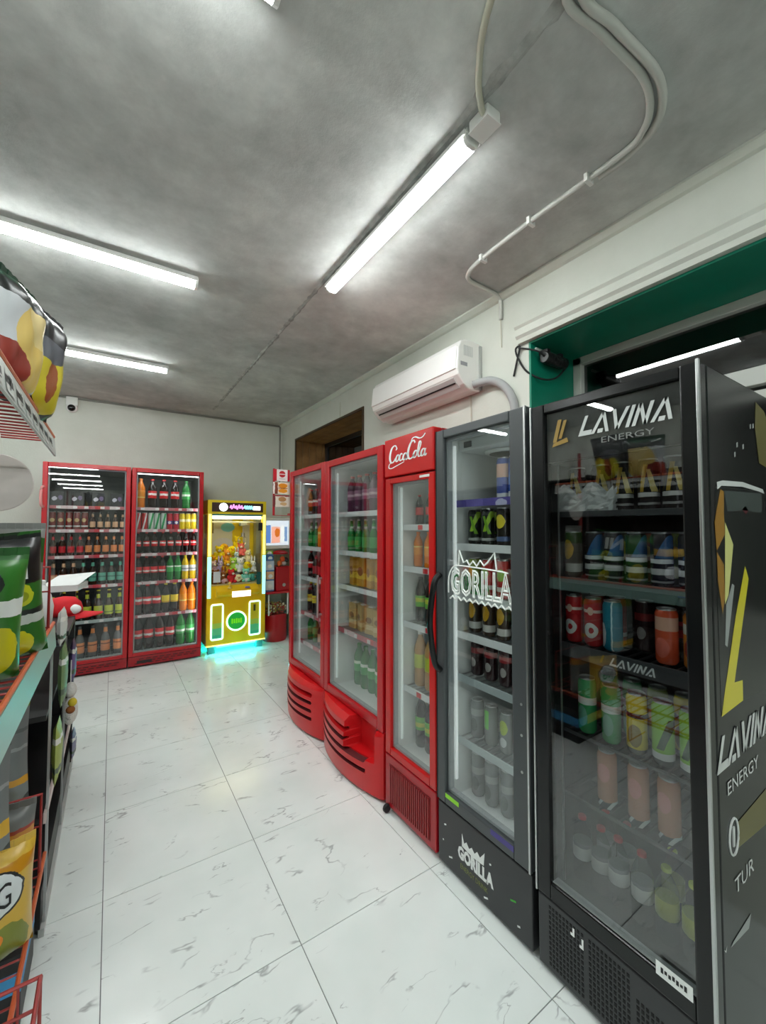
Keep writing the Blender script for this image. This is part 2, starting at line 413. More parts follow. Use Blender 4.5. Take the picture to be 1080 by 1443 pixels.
pts = catmull([(0.70, 0.35, 2.985), (0.86, 0.75, 2.985), (0.97, 0.90, 2.985), (1.05, 0.965, 2.975), (1.08, 0.975, 2.97)], 6)
tag(MB().tube(pts, 0.011).build('power_cable', CABLE, smooth=True), 'cream cable on the ceiling running into the batten junction box', 'cable')
CON = mat('grey_conduit', srgb(196, 197, 190), 0.45)
cd = tag(empty('conduit', (0, 0, 0)), 'pair of pale conduits bending across the ceiling and down the wall', 'conduit')
base = [(0.88, 0.40), (1.01, 0.62), (1.20, 0.62), (1.42, 0.61), (1.55, 0.64), (1.63, 0.70), (1.665, 0.80), (1.665, 1.2), (1.675, 1.5), (1.70, 1.66), (1.76, 1.725), (1.87, 1.735), (1.99, 1.74)]
p1 = [(x, y, 2.985) for x, y in base] + [(2.05, 1.745, 2.975), (2.066, 1.748, 2.94), (2.066, 1.749, 2.84)]
MB().tube(catmull(p1, 6), 0.0125, 10).build('pipe', CON, cd, smooth=True)
p2 = [(x + (0.03 if k < 2 else 0.02), y - 0.031 + 0.0 * k, 2.985) for k, (x, y) in enumerate(base[:5])] + [(1.655, .675, 2.985), (1.694, .79, 2.985), (1.694, .9, 2.985)]
MB().tube(catmull(p2, 6), 0.014, 10).build('pipe', CON, cd, smooth=True)
for x, y in ((1.665, 0.93), (1.667, 1.22), (1.68, 1.54)):
    MB().box(x - .024, x + .024, y - .008, y + .008, 2.965, 2.9995).build('clip', WHITE, cd)
MB().tube([(2.066, 1.749, 2.84), (2.07, 1.749, 2.72), (2.074, 1.750, 2.66)], 0.003).build('wire', CABLE, cd)
# trunking on back wall top and down the corner
TR = mat('dark_grey_trunking', srgb(128, 128, 120), 0.6)
tag(MB().box(-0.75, 2.045, YB - 0.016, YB, 2.972, 2.994).box(2.03, 2.048, YB - 0.018, YB, 2.0, 2.972).build('cable_trunking', TR), 'thin grey trunking along the back wall top and down the corner', 'trunking')
# security camera
sc = tag(empty('security_camera', (-0.412, YB, 2.87)), 'small white security camera high on the back wall', 'camera')
MB().box(-.055, .055, -.035, 0, .02, .12).build('junction_base', WHITE, sc, bevel=.008)
MB().lathe([(.052, 0), (.055, .02), (.05, .035)], 16, (0, -.03, -.005), ax='y').build('housing', WHITE, sc, smooth=True)
MB().tube([(0, -.015, .03), (0, -.02, .0)], .018).build('bracket', WHITE, sc)
MB().ball((0, -.055, -.012), .038, .03, .038).build('lens_dome', mat('camera_black', srgb(12, 12, 12), .12), sc, smooth=True)

# ------------------------------------------------------------------ air conditioner
ac = tag(empty('air_conditioner', (XW, 1.935, 2.42)), 'white split air conditioner on the wall above the red fridges', 'air conditioner')
LA = 1.06
prof = [(-0.002, 0.33), (-0.14, 0.335), (-0.185, 0.315), (-0.21, 0.27), (-0.222, 0.12), (-0.212, 0.085), (-0.16, 0.03), (-0.10, 0.0), (-0.002, 0.0)]
b = MB().prism(prof, 0, LA, 'y'); b.build('housing', mat('ac_white', srgb(240, 240, 236), .3), ac, bevel=.012)
q = MB().prism([(-0.205, 0.282), (-0.214, 0.282), (-0.23, 0.12), (-0.222, 0.118)], 0.012, LA - .012, 'y'); q.build('front_panel', mat('ac_panel', srgb(244, 244, 241), .25), ac, bevel=.003)
q = MB().prism([(-0.205, 0.075), (-0.209, 0.071), (-0.150, 0.016), (-0.146, 0.02)], 0.05, LA - .05, 'y'); q.build('louvre', mat('ac_louvre', srgb(205, 207, 205), .4), ac)
q = MB().prism([(-0.178, 0.0405), (-0.186, 0.047), (-0.1875, 0.0465), (-0.179, 0.039)], 0.06, LA - .06, 'y'); q.build('air_slot', DARK, ac)
g = MB()
for k in range(7): g.box(-.16 + k * .012, -.154 + k * .012, -0.0015, 0, .22, .29)
g.build('side_vent', mat('ac_vent', srgb(196, 198, 196), .5), ac)
MB().box(-.19, -.13, -.0015, 0, .15, .175).build('rating_sticker', mat('sticker_grey', srgb(150, 152, 156), .5), ac)
MB().box(-.02, -.001, -.012, LA + .012, .01, .31).build('wall_plate', STEEL, ac)
hose = catmull([(2.0, 1.93, 2.455), (2.02, 1.88, 2.46), (2.03, 1.80, 2.45), (2.045, 1.72, 2.40), (2.055, 1.66, 2.31), (2.06, 1.64, 2.2), (2.06, 1.635, 1.9)], 6)
tag(MB().tube(hose, 0.026, 12).build('coolant_hose', mat('grey_foam_hose', srgb(168, 170, 170), .7), smooth=True), 'grey insulated hose curving down from the air conditioner', 'hose')
tag(MB().tube([(2.07, 2.02, 2.42), (2.07, 2.02, 2.2), (2.068, 2.03, 2.0)], 0.004, 6).build('thin_wire', CABLE), 'thin pale wire hanging below the air conditioner', 'wire')
tag(MB().tube([(2.075, 4.0, 2.88), (2.075, 4.0, 2.71)], 0.003, 6).build('thin_wire', CABLE), 'thin vertical wire on the wall above the wooden recess', 'wire')
# black adapter on the green jamb
ad = tag(empty('power_adapter', (2.14, 1.538, 2.52)), 'black cylindrical power adapter on the green window jamb', 'adapter')
MB().lathe([(.03, 0), (.036, .01), (.036, .2), (.03, .21)], 14, (0.0, -.05, 0), ax='x').build('casing', mat('black_rubber_gloss', srgb(16, 17, 16), .35), ad, smooth=True, auto=40)
for k in range(6):
    MB().lathe([(.0375, 0), (.0375, .006)], 14, (0.03 + k * .027, -.05, 0), ax='x').build('fin', DARK, ad)
MB().box(-.02, .24, -.012, 0, .055, .068).build('mounting_strip', ALU, ad)
for x in (.02, .15): MB().box(x, x + .03, -.06, 0, .03, .056).build('bracket', DARK, ad)
loop = catmull([(2.07, 1.655, 2.44), (2.066, 1.625, 2.53), (2.062, 1.60, 2.605), (2.06, 1.63, 2.60), (2.062, 1.615, 2.54), (2.075, 1.56, 2.44), (2.15, 1.50, 2.39), (2.26, 1.485, 2.42), (2.36, 1.49, 2.50), (2.38, 1.49, 2.525)], 6)
loop2 = catmull([(2.062, 1.61, 2.60), (2.07, 1.57, 2.585), (2.10, 1.5, 2.55), (2.14, 1.488, 2.525)], 6)
tag(MB().tube(loop, 0.006, 8).tube(loop2, 0.005, 8).build('black_cable', DARK, smooth=True), 'black cable looping from the wall to the adapter on the green jamb', 'cable')

# ------------------------------------------------------------------ drinks: bottles, cans (parts: body, label, cap / lid)
KIND = {}
def drink(shape, h, r, body, lab=None, cap=None):
    """one kind of drink -> list of (part name, mesh); meshes are shared"""
    key = (shape, h, r, body.name, lab.name if lab else '', cap.name if cap else '')
    if key in KIND: return KIND[key]
    P = []
    def part(nm, mb, m, auto=50):
        me = mb.mesh(nm, True); me.materials.append(m); me.set_sharp_from_angle(angle=R(auto)); P.append((nm, me))
    n = 14
    if shape == 'pet':
        pr = [(r * .8, 0), (r, .05 * h), (r * .97, .30 * h), (r * .97, .60 * h), (r, .64 * h), (r * .92, .72 * h), (r * .55, .85 * h), (r * .36, .91 * h), (r * .36, .945 * h)]
        part('bottle_body', MB().lathe(pr, n), body)
        part('label', MB().lathe([(r * .985, .34 * h), (r * 1.0, .345 * h), (r * 1.0, .585 * h), (r * .985, .59 * h)], n), lab)
        part('cap', MB().lathe([(r * .43, .945 * h), (r * .43, .99 * h), (r * .38, h)], n), cap)
    elif shape == 'glassb':
        pr = [(r * .92, 0), (r, .03 * h), (r, .52 * h), (r * .85, .60 * h), (r * .45, .72 * h), (r * .38, .80 * h), (r * .36, .965 * h)]
        part('bottle_body', MB().lathe(pr, n), body)
        part('label', MB().lathe([(r * 1.005, .14 * h), (r * 1.012, .145 * h), (r * 1.012, .45 * h), (r * 1.005, .455 * h)], n), lab)
        part('neck_label', MB().lathe([(r * .47, .715 * h), (r * .41, .80 * h), (r * .385, .86 * h)], n), lab)
        part('cap', MB().lathe([(r * .42, .96 * h), (r * .42, .99 * h), (r * .34, h)], n), cap)
    elif shape == 'can':
        part('can_body', MB().lathe([(r * .76, 0), (r * .82, .012 * h), (r, .06 * h), (r, .9 * h), (r * .84, .97 * h)], n), body)
        part('can_lid', MB().lathe([(r * .84, .97 * h), (r * .87, .985 * h), (r * .87, h), (r * .8, h), (r * .77, .975 * h), (0.0, .975 * h)], n), STEEL)
        part('pull_tab', MB().box(-r * .16, r * .16, -r * .4, r * .2, .976 * h, .99 * h), STEEL)
    elif shape == 'pack':      # shrink-wrapped or carton pack: r = half width
        b = MB(); e = r * .12
        pts = [(-r + e, -r * .7), (r - e, -r * .7), (r, -r * .7 + e), (r, r * .7 - e), (r - e, r * .7), (-r + e, r * .7), (-r, r * .7 - e), (-r, -r * .7 + e)]
        b.prism(pts, 0, h, 'z'); part('carton', b, body, 30)
        part('label', MB().box(-r * .8, r * .8, -r * .712, -r * .69, h * .12, h * .88), lab)
        part('flap', MB().box(-r * .5, r * .5, -r * .3, r * .3, h, h + .006), cap)
    KIND[key] = P
    return P
def place(kindparts, name, label, cat, group, x, y, z, rz=0.0):
    t = tag(empty(name, (x, y, z), rz), label, cat, group)
    for nm, me in kindparts: obj(nm, me, t)
    return t
C = srgb
COLA = mat('cola', C(24, 10, 8), .12); GREENB = mat('green_drink', C(14, 120, 42), .12); LIME = mat('lime_drink', C(40, 165, 70), .14)
ORNG = mat('orange_drink', C(235, 130, 16), .16); YELL = mat('yellow_drink', C(226, 190, 34), .16); CLEAR = glass('clear_pet', (.80, .85, .84, 1), 1.55)
BROWNB = mat('brown_glass', C(48, 26, 12), .1); PURP = mat('purple_drink', C(92, 44, 70), .2); TANB = mat('tan_drink', C(192, 148, 92), .2)
GREYB = mat('grey_pet', C(104, 106, 106), .15); DKG = mat('dark_green_glass', C(10, 60, 30), .1)
RC = mat('red_cap', C(206, 20, 30), .4); YC = mat('yellow_cap', C(226, 206, 40), .4); GC = mat('green_cap', C(26, 128, 48), .4)
WC = mat('white_cap', C(228, 228, 224), .4); BC = mat('black_cap', C(26, 26, 26), .4); OC = mat('orange_cap', C(232, 120, 20), .4); LC = mat('lime_cap', C(190, 214, 40), .4); BLC = mat('blue_cap', C(40, 60, 150), .4)
def lab(name, base, band=None, a=.4, b=.55, h=.25, wob=.01, extra=()):
    return printed(name, base, ([('band', h * a, h * b, band)] if band else []) + list(extra), .35, wob)
L_RED = lab('label_red_white', C(212, 22, 32), C(240, 236, 232), .43, .50, .25, .016)
L_REDB = lab('label_red_white_large', C(212, 22, 32), C(240, 236, 232), .43, .50, .34, .02)
L_REDK = lab('label_red', C(196, 30, 44), C(120, 16, 26), .37, .42)
L_ORG = lab('label_orange', C(226, 140, 84), C(120, 60, 20), .45, .5)
L_BEI = lab('label_beige', C(214, 168, 130), C(168, 92, 60), .45, .52)
L_TEAL = lab('label_teal', C(96, 170, 146), C(60, 120, 104), .3, .36)
L_LIME = lab('label_lime', C(190, 200, 60), C(110, 140, 40), .24, .29)
L_YEL = lab('label_yellow', C(236, 210, 40), C(214, 150, 30), .46, .5)
L_GRN = lab('label_green', C(104, 186, 54), C(200, 210, 60), .43, .52)
L_WHT = lab('label_white', C(226, 228, 226), C(150, 154, 156), .45, .52)
L_PUR = lab('label_purple', C(150, 96, 124), C(214, 180, 190), .45, .52)
L_ORN2 = lab('label_orange_drink', C(240, 150, 30), C(250, 220, 120), .42, .5)
L_LGW = lab('label_lime_white', C(60, 170, 80), C(226, 236, 220), .43, .5, .34)
def ca(name, base, shapes): return printed(name, base, shapes, .25, .004)
CAN_BG = ca('can_black_gold', C(18, 18, 18), [('slant', -.022, .16, .012, .06, .145, C(206, 168, 60)), ('slant', .03, -.16, .010, .06, .13, C(230, 208, 120)), ('band', .045, .058, C(225, 225, 220)), ('band', .02, .027, C(180, 180, 178))])
CAN_BW = ca('can_blue_white', C(20, 21, 24), [('slant', -.045, .45, .06, .085, .155, C(44, 92, 140)), ('band', .07, .083, C(226, 230, 232)), ('band', .036, .054, C(206, 208, 208)), ('band', .012, .018, C(150, 152, 152))])
CAN_RW = ca('can_red_white', C(186, 24, 32), [('disc', 0, .055, .022, .026, C(232, 232, 228)), ('disc', 0.002, .055, .008, .010, C(186, 24, 32)), ('band', .115, .125, C(236, 210, 200)), ('disc', 0, .12, .010, .014, C(240, 200, 180))])
CAN_RD = ca('can_red_dark', C(120, 26, 28), [('band', .03, .045, C(220, 220, 216)), ('disc', 0, .1, .02, .02, C(200, 170, 120))])
CAN_TE = ca('can_teal', C(34, 128, 150), [('disc', -.018, .05, .014, .04, C(222, 230, 230)), ('vband', .012, .016, C(200, 226, 230))])
CAN_OR = ca('can_orange', C(214, 86, 50), [('band', .1, .14, C(226, 176, 150)), ('disc', 0, .05, .02, .03, C(226, 110, 90))])
CAN_OR2 = ca('can_amber', C(196, 120, 40), [('band', .1, .13, C(200, 200, 190)), ('disc', 0, .06, .02, .03, C(150, 60, 40))])
CAN_GN = ca('can_green_white', C(40, 156, 84), [('band', .10, .125, C(216, 226, 218)), ('disc', 0, .06, .018, .035, C(100, 170, 140))])
CAN_YE = ca('can_yellow', C(226, 206, 40), [('band', .115, .13, C(30, 30, 30)), ('disc', 0, .06, .02, .035, C(150, 130, 50)), ('band', .0, .02, C(60, 60, 40))])
CAN_LM = ca('can_lime', C(132, 200, 40), [('slant', -.03, .35, .02, .05, .14, C(40, 80, 30)), ('band', .02, .04, C(225, 230, 225)), ('band', .0, .02, C(60, 66, 66))])
CAN_CU = ca('can_copper', C(196, 138, 108), [('disc', 0, .12, .02, .03, C(224, 150, 140)), ('band', .0, .028, C(70, 70, 70)), ('slant', -.028, .6, .01, .004, .03, C(224, 224, 220)), ('slant', .006, .6, .01, .004, .03, C(224, 224, 220))])
CAN_RED2 = ca('can_red_cola', C(200, 24, 34), [('slant', -.03, .2, .014, .0, .2, C(236, 232, 228))])
CAN_GWH = ca('can_green_pale', C(208, 224, 212), [('slant', -.03, .2, .02, .0, .2, C(40, 160, 90))])
CAN_RBL = ca('can_red_blue', C(190, 30, 52), [('band', .06, .1, C(50, 60, 140)), ('disc', 0, .08, .016, .016, C(230, 230, 230))])
CAN_YLW = ca('can_lemon', C(232, 206, 40), [('band', .09, .12, C(250, 240, 190))])
CAN_BL = ca('can_tall_blue', C(34, 80, 170), [('band', .0, .035, C(214, 220, 226)), ('disc', 0, .09, .016, .03, C(70, 120, 200)), ('vband', .016, .021, C(110, 150, 210))])
CAN_PK = ca('can_pink_blue', C(84, 100, 170), [('band', .1, .16, C(226, 180, 160)), ('band', .0, .03, C(220, 222, 226))])
CAN_BKG = ca('can_black_green', C(26, 34, 26), [('slant', -.03, .35, .016, .06, .15, C(150, 190, 50)), ('slant', .03, -.3, .012, .05, .13, C(110, 160, 40)), ('band', .02, .032, C(180, 186, 180))])
CAN_BKY = ca('can_black_yellow', C(30, 28, 20), [('disc', 0, .105, .022, .03, C(206, 190, 50)), ('band', .02, .04, C(90, 110, 150))])
CAN_BRN = ca('can_brown_gold', C(54, 38, 22), [('disc', 0, .1, .02, .035, C(206, 158, 40)), ('band', .02, .05, C(206, 204, 198))])
CAN_GRY = ca('can_grey', C(122, 126, 126), [('band', .1, .13, C(158, 162, 160)), ('disc', 0, .06, .016, .03, C(92, 96, 96))])
CAN_GRG = ca('can_grey_lime', C(110, 114, 112), [('disc', 0, .11, .02, .03, C(160, 180, 60)), ('disc', 0, .05, .016, .02, C(190, 194, 192))])
CAN_GLM = ca('can_grey_green', C(112, 118, 112), [('box', -.02, .01, .07, .15, C(100, 196, 70))])
CAN_RGR = ca('can_red_green', C(176, 40, 36), [('disc', 0, .1, .02, .026, C(130, 170, 60)), ('band', .03, .05, C(220, 210, 200))])
CAN_GRD = ca('can_olive', C(120, 140, 50), [('disc', 0, .1, .02, .02, C(206, 160, 40)), ('band', .0, .02, C(60, 60, 50))])
CAN_DRD = ca('can_dark_wine', C(44, 22, 24), [('band', .10, .125, C(140, 40, 44)), ('disc', 0, .06, .014, .02, C(150, 146, 142))])
CTN_YEL = printed('carton_amber', C(196, 140, 30), [('band', .05, .09, C(230, 190, 60)), ('disc', 0, .10, .03, .03, C(150, 80, 20))], .5, .01)
CTN_BEI = printed('carton_beige', C(190, 158, 96), [('band', .03, .06, C(226, 204, 150)), ('disc', 0, .09, .03, .02, C(130, 90, 40))], .5, .01)
CTN_DRK = printed('pack_dark', C(30, 26, 34), [('disc', -.02, .08, .02, .02, C(206, 202, 214)), ('disc', .025, .09, .018, .025, C(110, 92, 130))], .3, .02)
K = {  # name: (desc, object name, category, parts factory)
 'cola': ('red-labelled cola bottle', 'soda_bottle', 'bottle', lambda h: drink('pet', h, h * .135, COLA, L_RED if h < .3 else L_REDB, RC)),
 'orange': ('orange soda bottle', 'soda_bottle', 'bottle', lambda h: drink('pet', h, h * .135, ORNG, L_ORN2, OC)),
 'green': ('green lemon soda bottle', 'soda_bottle', 'bottle', lambda h: drink('pet', h, h * .135, GREENB, L_LGW, GC)),
 'colay': ('dark bottle with yellow label', 'soda_bottle', 'bottle', lambda h: drink('pet', h, h * .13, COLA, L_YEL, YC)),
 'yellow': ('yellow soda bottle', 'soda_bottle', 'bottle', lambda h: drink('pet', h, h * .135, YELL, L_WHT, YC)),
 'beerr': ('dark glass bottle with red label', 'glass_bottle', 'bottle', lambda h: drink('glassb', h, h * .13, BROWNB, L_REDK, BC)),
 'beero': ('dark glass bottle with orange label', 'glass_bottle', 'bottle', lambda h: drink('glassb', h, h * .13, BROWNB, L_ORG, BC)),
 'beerb': ('dark glass bottle with beige label', 'glass_bottle', 'bottle', lambda h: drink('glassb', h, h * .13, BROWNB, L_BEI, BC)),
 'beert': ('dark glass bottle with teal label', 'glass_bottle', 'bottle', lambda h: drink('glassb', h, h * .13, BROWNB, L_TEAL, BC)),
 'beerl': ('dark glass bottle with lime label', 'glass_bottle', 'bottle', lambda h: drink('glassb', h, h * .13, BROWNB, L_LIME, YC)),
 'greyo': ('grey plastic bottle with orange label', 'plastic_bottle', 'bottle', lambda h: drink('glassb', h, h * .125, GREYB, L_ORG, BC)),
 'greeng': ('green glass bottle', 'glass_bottle', 'bottle', lambda h: drink('glassb', h, h * .13, GREENB, L_LGW, WC)),
 'purple': ('purple drink bottle', 'juice_bottle', 'bottle', lambda h: drink('pet', h, h * .14, PURP, L_PUR, RC)),
 'darkg': ('dark bottle with green label', 'soda_bottle', 'bottle', lambda h: drink('pet', h, h * .125, COLA, L_GRN, BC)),
 'tan': ('amber bottle with lime label', 'juice_bottle', 'bottle', lambda h: drink('pet', h, h * .12, TANB, L_LIME, WC)),
 'beige': ('tall beige bottle', 'juice_bottle', 'bottle', lambda h: drink('pet', h, h * .12, TANB, L_ORN2, WC)),
 'clearr': ('clear bottle with red cap', 'water_bottle', 'bottle', lambda h: drink('pet', h, h * .15, CLEAR, L_WHT, RC)),
 'clearl': ('clear bottle with lime cap', 'water_bottle', 'bottle', lambda h: drink('pet', h, h * .15, CLEAR, L_LIME, LC)),
 'bluec': ('dark bottle with blue cap', 'soda_bottle', 'bottle', lambda h: drink('pet', h, h * .14, COLA, L_REDK, BLC)),
 'darkb': ('dark bottle with red neck', 'glass_bottle', 'bottle', lambda h: drink('glassb', h, h * .15, BROWNB, L_WHT, RC)),
 'ctny': ('amber carton pack', 'drink_carton', 'carton', lambda h: drink('pack', h, .045, CTN_YEL, CTN_YEL, WC)),
 'ctnb': ('beige carton pack', 'drink_carton', 'carton', lambda h: drink('pack', h, .045, CTN_BEI, CTN_BEI, WC)),
 'pack': ('dark wrapped drinks pack', 'drink_pack', 'pack', lambda h: drink('pack', h, .06, CTN_DRK, CTN_DRK, BC)),
}
for k, m, d in (('bg', CAN_BG, 'black can with gold streaks'), ('bw', CAN_BW, 'black can with blue top'), ('rw', CAN_RW, 'red can with white emblem'), ('rd', CAN_RD, 'dark red can'),
                ('te', CAN_TE, 'teal can'), ('or', CAN_OR, 'orange can'), ('or2', CAN_OR2, 'amber can'), ('gn', CAN_GN, 'green can'), ('ye', CAN_YE, 'yellow can'), ('lm', CAN_LM, 'lime green can'),
                ('cu', CAN_CU, 'copper can'), ('red2', CAN_RED2, 'red can with white stripe'), ('gwh', CAN_GWH, 'pale green can'), ('rbl', CAN_RBL, 'red and blue can'), ('ylw', CAN_YLW, 'lemon yellow can'),
                ('bl', CAN_BL, 'tall blue can'), ('pk', CAN_PK, 'pink and blue can'), ('bkg', CAN_BKG, 'black can with green streaks'), ('bky', CAN_BKY, 'black can with yellow disc'), ('brn', CAN_BRN, 'brown and gold can'),
                ('gry', CAN_GRY, 'plain grey can'), ('grg', CAN_GRG, 'grey can with lime disc'), ('glm', CAN_GLM, 'grey can with green panel'), ('rgr', CAN_RGR, 'red can with green disc'), ('grd', CAN_GRD, 'olive can'), ('drd', CAN_DRD, 'dark wine can')):
    K['c_' + k] = (d, 'drink_can', 'can', (lambda mm: lambda h: drink('can', h, .030, mm))(m))
ORD = ['first', 'second', 'third', 'fourth', 'fifth', 'sixth', 'seventh', 'eighth', 'ninth', 'tenth']
SHN = ['top', 'second', 'third', 'fourth', 'fifth', 'bottom']

# ------------------------------------------------------------------ fridges
class Fridge:
    def __init__(s, name, label, ox, oy, rz, w, d, h, short):
        s.ox, s.oy, s.rz, s.w, s.d, s.h, s.short = ox, oy, rz, w, d, h, short
        s.t = tag(empty(name, (ox, oy, 0), rz), label, 'refrigerator')
    def P(s, x, y):
        c, n = math.cos(s.rz), math.sin(s.rz)
        return s.ox + c * x - n * y, s.oy + n * x + c * y
    def shell(s, om, lm, kick, top, th=.03, wall=None):
        w, d, h = s.w, s.d, s.h
        b = MB()
        b.box(0, th, .05, d, .03, h).box(w - th, w, .05, d, .03, h).box(th, w - th, d - th, d, .03, h)
        b.box(th, w - th, .05, d - th, h - top, h).box(th, w - th, .07, d - th, .03, kick)
        b.build('cabinet', om, s.t, bevel=.004)
        e = .004; l = MB()
        l.box(th, th + e, .055, d - th, kick, h - top).box(w - th - e, w - th, .055, d - th, kick, h - top)
        l.box(th + e, w - th - e, d - th - e, d - th, kick, h - top)
        l.box(th + e, w - th - e, .055, d - th - e, kick, kick + e).box(th + e, w - th - e, .055, d - th - e, h - top - e, h - top)
        l.build('liner', lm, s.t)
        for x in (.06, w - .06):
            for y in (.1, d - .08): MB().cyl((x, y, 0), .02, .03, 10).build('foot', DARK, s.t)
    def door(s, m, z0, z1, l, r, t, b, pane=PANE, x0=0, x1=None, gask=True):
        w = x1 or s.w; q = MB()
        q.box(x0, x0 + l, 0, .045, z0, z1).box(w - r, w, 0, .045, z0, z1).box(x0 + l, w - r, 0, .045, z1 - t, z1).box(x0 + l, w - r, 0, .045, z0, z0 + b)
        s.dr = q.build('door', m, s.t, bevel=.005)
        MB().box(x0 + l - .004, w - r + .004, .012, .018, z0 + b - .004, z1 - t + .004).build('pane', pane, s.dr)
        if gask:
            g = MB(); a, c, e, k = x0 + l, w - r, z0 + b, z1 - t
            g.box(a, a + .012, .02, .044, e, k).box(c - .012, c, .02, .044, e, k).box(a, c, .02, .044, k - .012, k).box(a, c, .02, .044, e, e + .012)
            g.build('gasket', mat('grey_gasket', C(150, 156, 158), .5), s.dr)
        return s.dr
    def shelf(s, z, rail, wire=STEEL, y0=.10, y1=None, rh=.035, th=.03):
        w = s.w; y1 = y1 or s.d - .06; b = MB(); n = max(9, int((w - .08) / .035))
        for i in range(n + 1):
            x = th + .012 + i * (w - 2 * th - .024) / n; b.box(x - .0025, x + .0025, y0, y1, z - .006, z)
        for y in (y0 + .15, y1 - .1): b.box(th + .006, w - th - .006, y, y + .006, z - .012, z - .006)
        sh = b.build('shelf', wire, s.t)
        MB().box(th + .005, w - th - .005, y0 - .008, y0, z - rh + .008, z + .006).build('price_rail', rail, sh, bevel=.002)
        return sh
    def tags(s, z, sh, m, n, y0=.092, rh=.035):
        q = s.w - .1
        for i in range(n):
            x = .05 + q * (i + .5 + .3 * (random.random() - .5)) / n
            MB().box(x - .018, x + .018, y0 - .003, y0 - .0005, z - rh + .012, z + .002).build('price_tag', m, sh)
    def led(s, m, z0, z1, sides=(0, 1), y=.075, wd=.012, th=.03):
        for k in sides:
            x = th + .006 if k == 0 else s.w - th - .006 - wd
            MB().box(x, x + wd, y, y + .012, z0, z1).build('led_strip', m, s.t)
    def row(s, items, z, h, si, x0=.06, x1=None, y=.16, rown='front row', jit=.0015, xs=None):
        """items: list of kind names left to right (None = gap)"""
        x1 = x1 or s.w - .06; n = len(items); cnt = {}
        for i, k in enumerate(items):
            if not k: continue
            x = xs[i] if xs else x0 + (x1 - x0) * (i / (n - 1) if n > 1 else .5)
            d, nm, cat, f = K[k]; hh = h
            if isinstance(h, dict): hh = h.get(k, h['*'])
            tot = items.count(k); cnt[k] = cnt.get(k, 0) + 1
            o = ''
            if tot > 1: o = ', ' + ('leftmost' if cnt[k] == 1 else 'rightmost' if cnt[k] == tot else ORD[cnt[k] - 1] + ' from left')
            lb = f'{d}{o}, {rown}, {SHN[si]} shelf, {s.short}'
            wx, wy = s.P(x + random.uniform(-jit, jit), y + random.uniform(-jit, jit))
            place(f(round(hh, 3)), nm, lb, cat, 'drinks in the ' + s.short, wx, wy, z + .0005, s.rz + random.uniform(-.25, .25))

TAGW = mat('tag_white', C(232, 228, 226), .5)
RAILR = printed('rail_red_white', C(186, 96, 104), [('vband', .12, .26, C(214, 190, 192)), ('vband', .42, .5, C(206, 60, 74)), ('vband', .55, .62, C(222, 206, 206))], .4, .02)
RAILW = mat('rail_white', C(226, 230, 230), .4)
RAILC = mat('rail_clear', C(176, 186, 186), .3)
RAILD = mat('rail_dark', C(70, 72, 74), .35)

# --- two red coolers at the back wall
def back_cooler(ox, label, short, w, lit):
    f = Fridge('display_cooler', label, ox, 5.14, 0, w, .69, 2.145, short)
    f.shell(REDD, LINERD, .125, .045)
    d = f.door(RED, .125, 2.145, .042, .042, .045, .035, glass('back_cooler_glass', (.96, .97, .97, 1), 1.62))
    k = MB().box(0, w, .012, .07, .02, .118); k.build('kick_panel', REDD, f.t, bevel=.006)
    v = MB()
    for i in range(3):
        for j in range(9 if i else 6): v.box(.06 + j * .065 + .02 * i, .06 + j * .065 + .045 + .02 * i, .0095, .013, .04 + i * .022, .05 + i * .022)
    tag(v.build('vent_slots', mat('vent_dark_red', C(70, 8, 14), .6), f.t), kind='stuff')
    MB().box(.08, .22, .009, .012, .045, .075).build('badge', DARK, f.t)
    if lit:
        strip = MB().box(w - .048, w - .040, .05, .06, .17, 2.09).box(.05, w - .05, .05, .06, 2.085, 2.093)
        strip.build('led_strip', emis('led_cool_strip', (1, 1, 1, 1), 16), f.t)
        dots = MB()
        for i in range(34): dots.box(w - .052, w - .043, .046, .05, .18 + i * .056, .205 + i * .056)
        for i in range(9): dots.box(.07 + i * .062, .10 + i * .062, .046, .05, 2.083, 2.092)
        tag(dots.build('led_dots', emis('led_dot', (1, 1, 1, 1), 12), f.t), kind='stuff')
    else:
        f.led(emis('led_dim', (1, 1, 1, 1), 2.2), .2, 2.08, (1,))
    for z in (1.715, 1.475, 1.21, .90, .54):
        sh = f.shelf(z, RAILR if z > .6 or lit else RAILC, mat('shelf_wire_grey', C(150, 152, 152), .4, .5), y0=.085)
        f.tags(z, sh, TAGW, 5, .077)
    sh = f.shelf(.16, RAILC, y0=.085, rh=.02)
    return f
bl = back_cooler(-.575, 'left of two tall red glass-door coolers at the back wall, handle on left', 'left back cooler', .735, False)
hd = MB().tube(catmull([(.0, -.002, 1.70), (-.012, -.03, 1.72), (-.016, -.035, 1.80), (-.012, -.03, 1.88), (.0, -.002, 1.90)], 5), .012, 8)
hd.build('handle', mat('pink_white_handle', C(226, 150, 146), .4), bl.dr, smooth=True, loc=(.012, 0, 0))
bl.row(['pack'] * 4, 1.715, .15, 0, .10, .62, .20)
bl.row(['c_rd', 'c_rd', 'c_rd', 'c_rd', 'c_rd', 'beerb', 'beerb', 'beerb', 'beerb', 'beerb'], 1.475, {'c_rd': .185, '*': .19}, 1, .07, .67)
bl.row(['beerr', 'beerr', 'beerr', 'beerr', 'beero', 'beero', 'beero', 'beero', 'beero'], 1.21, .225, 2, .08, .67)
bl.row(['beerb', 'beerb', 'beerb', 'beert', 'beert', 'beert', 'beert', 'beert'], .90, .27, 3, .09, .66)
bl.row(['beerl'] * 7, .54, .30, 4, .09, .66)
bl.row(['greyo'] * 6, .16, .33, 5, .10, .65)
br = back_cooler(.17, 'right of two tall red glass-door coolers at the back wall, beside the claw machine', 'right back cooler', .715, True)
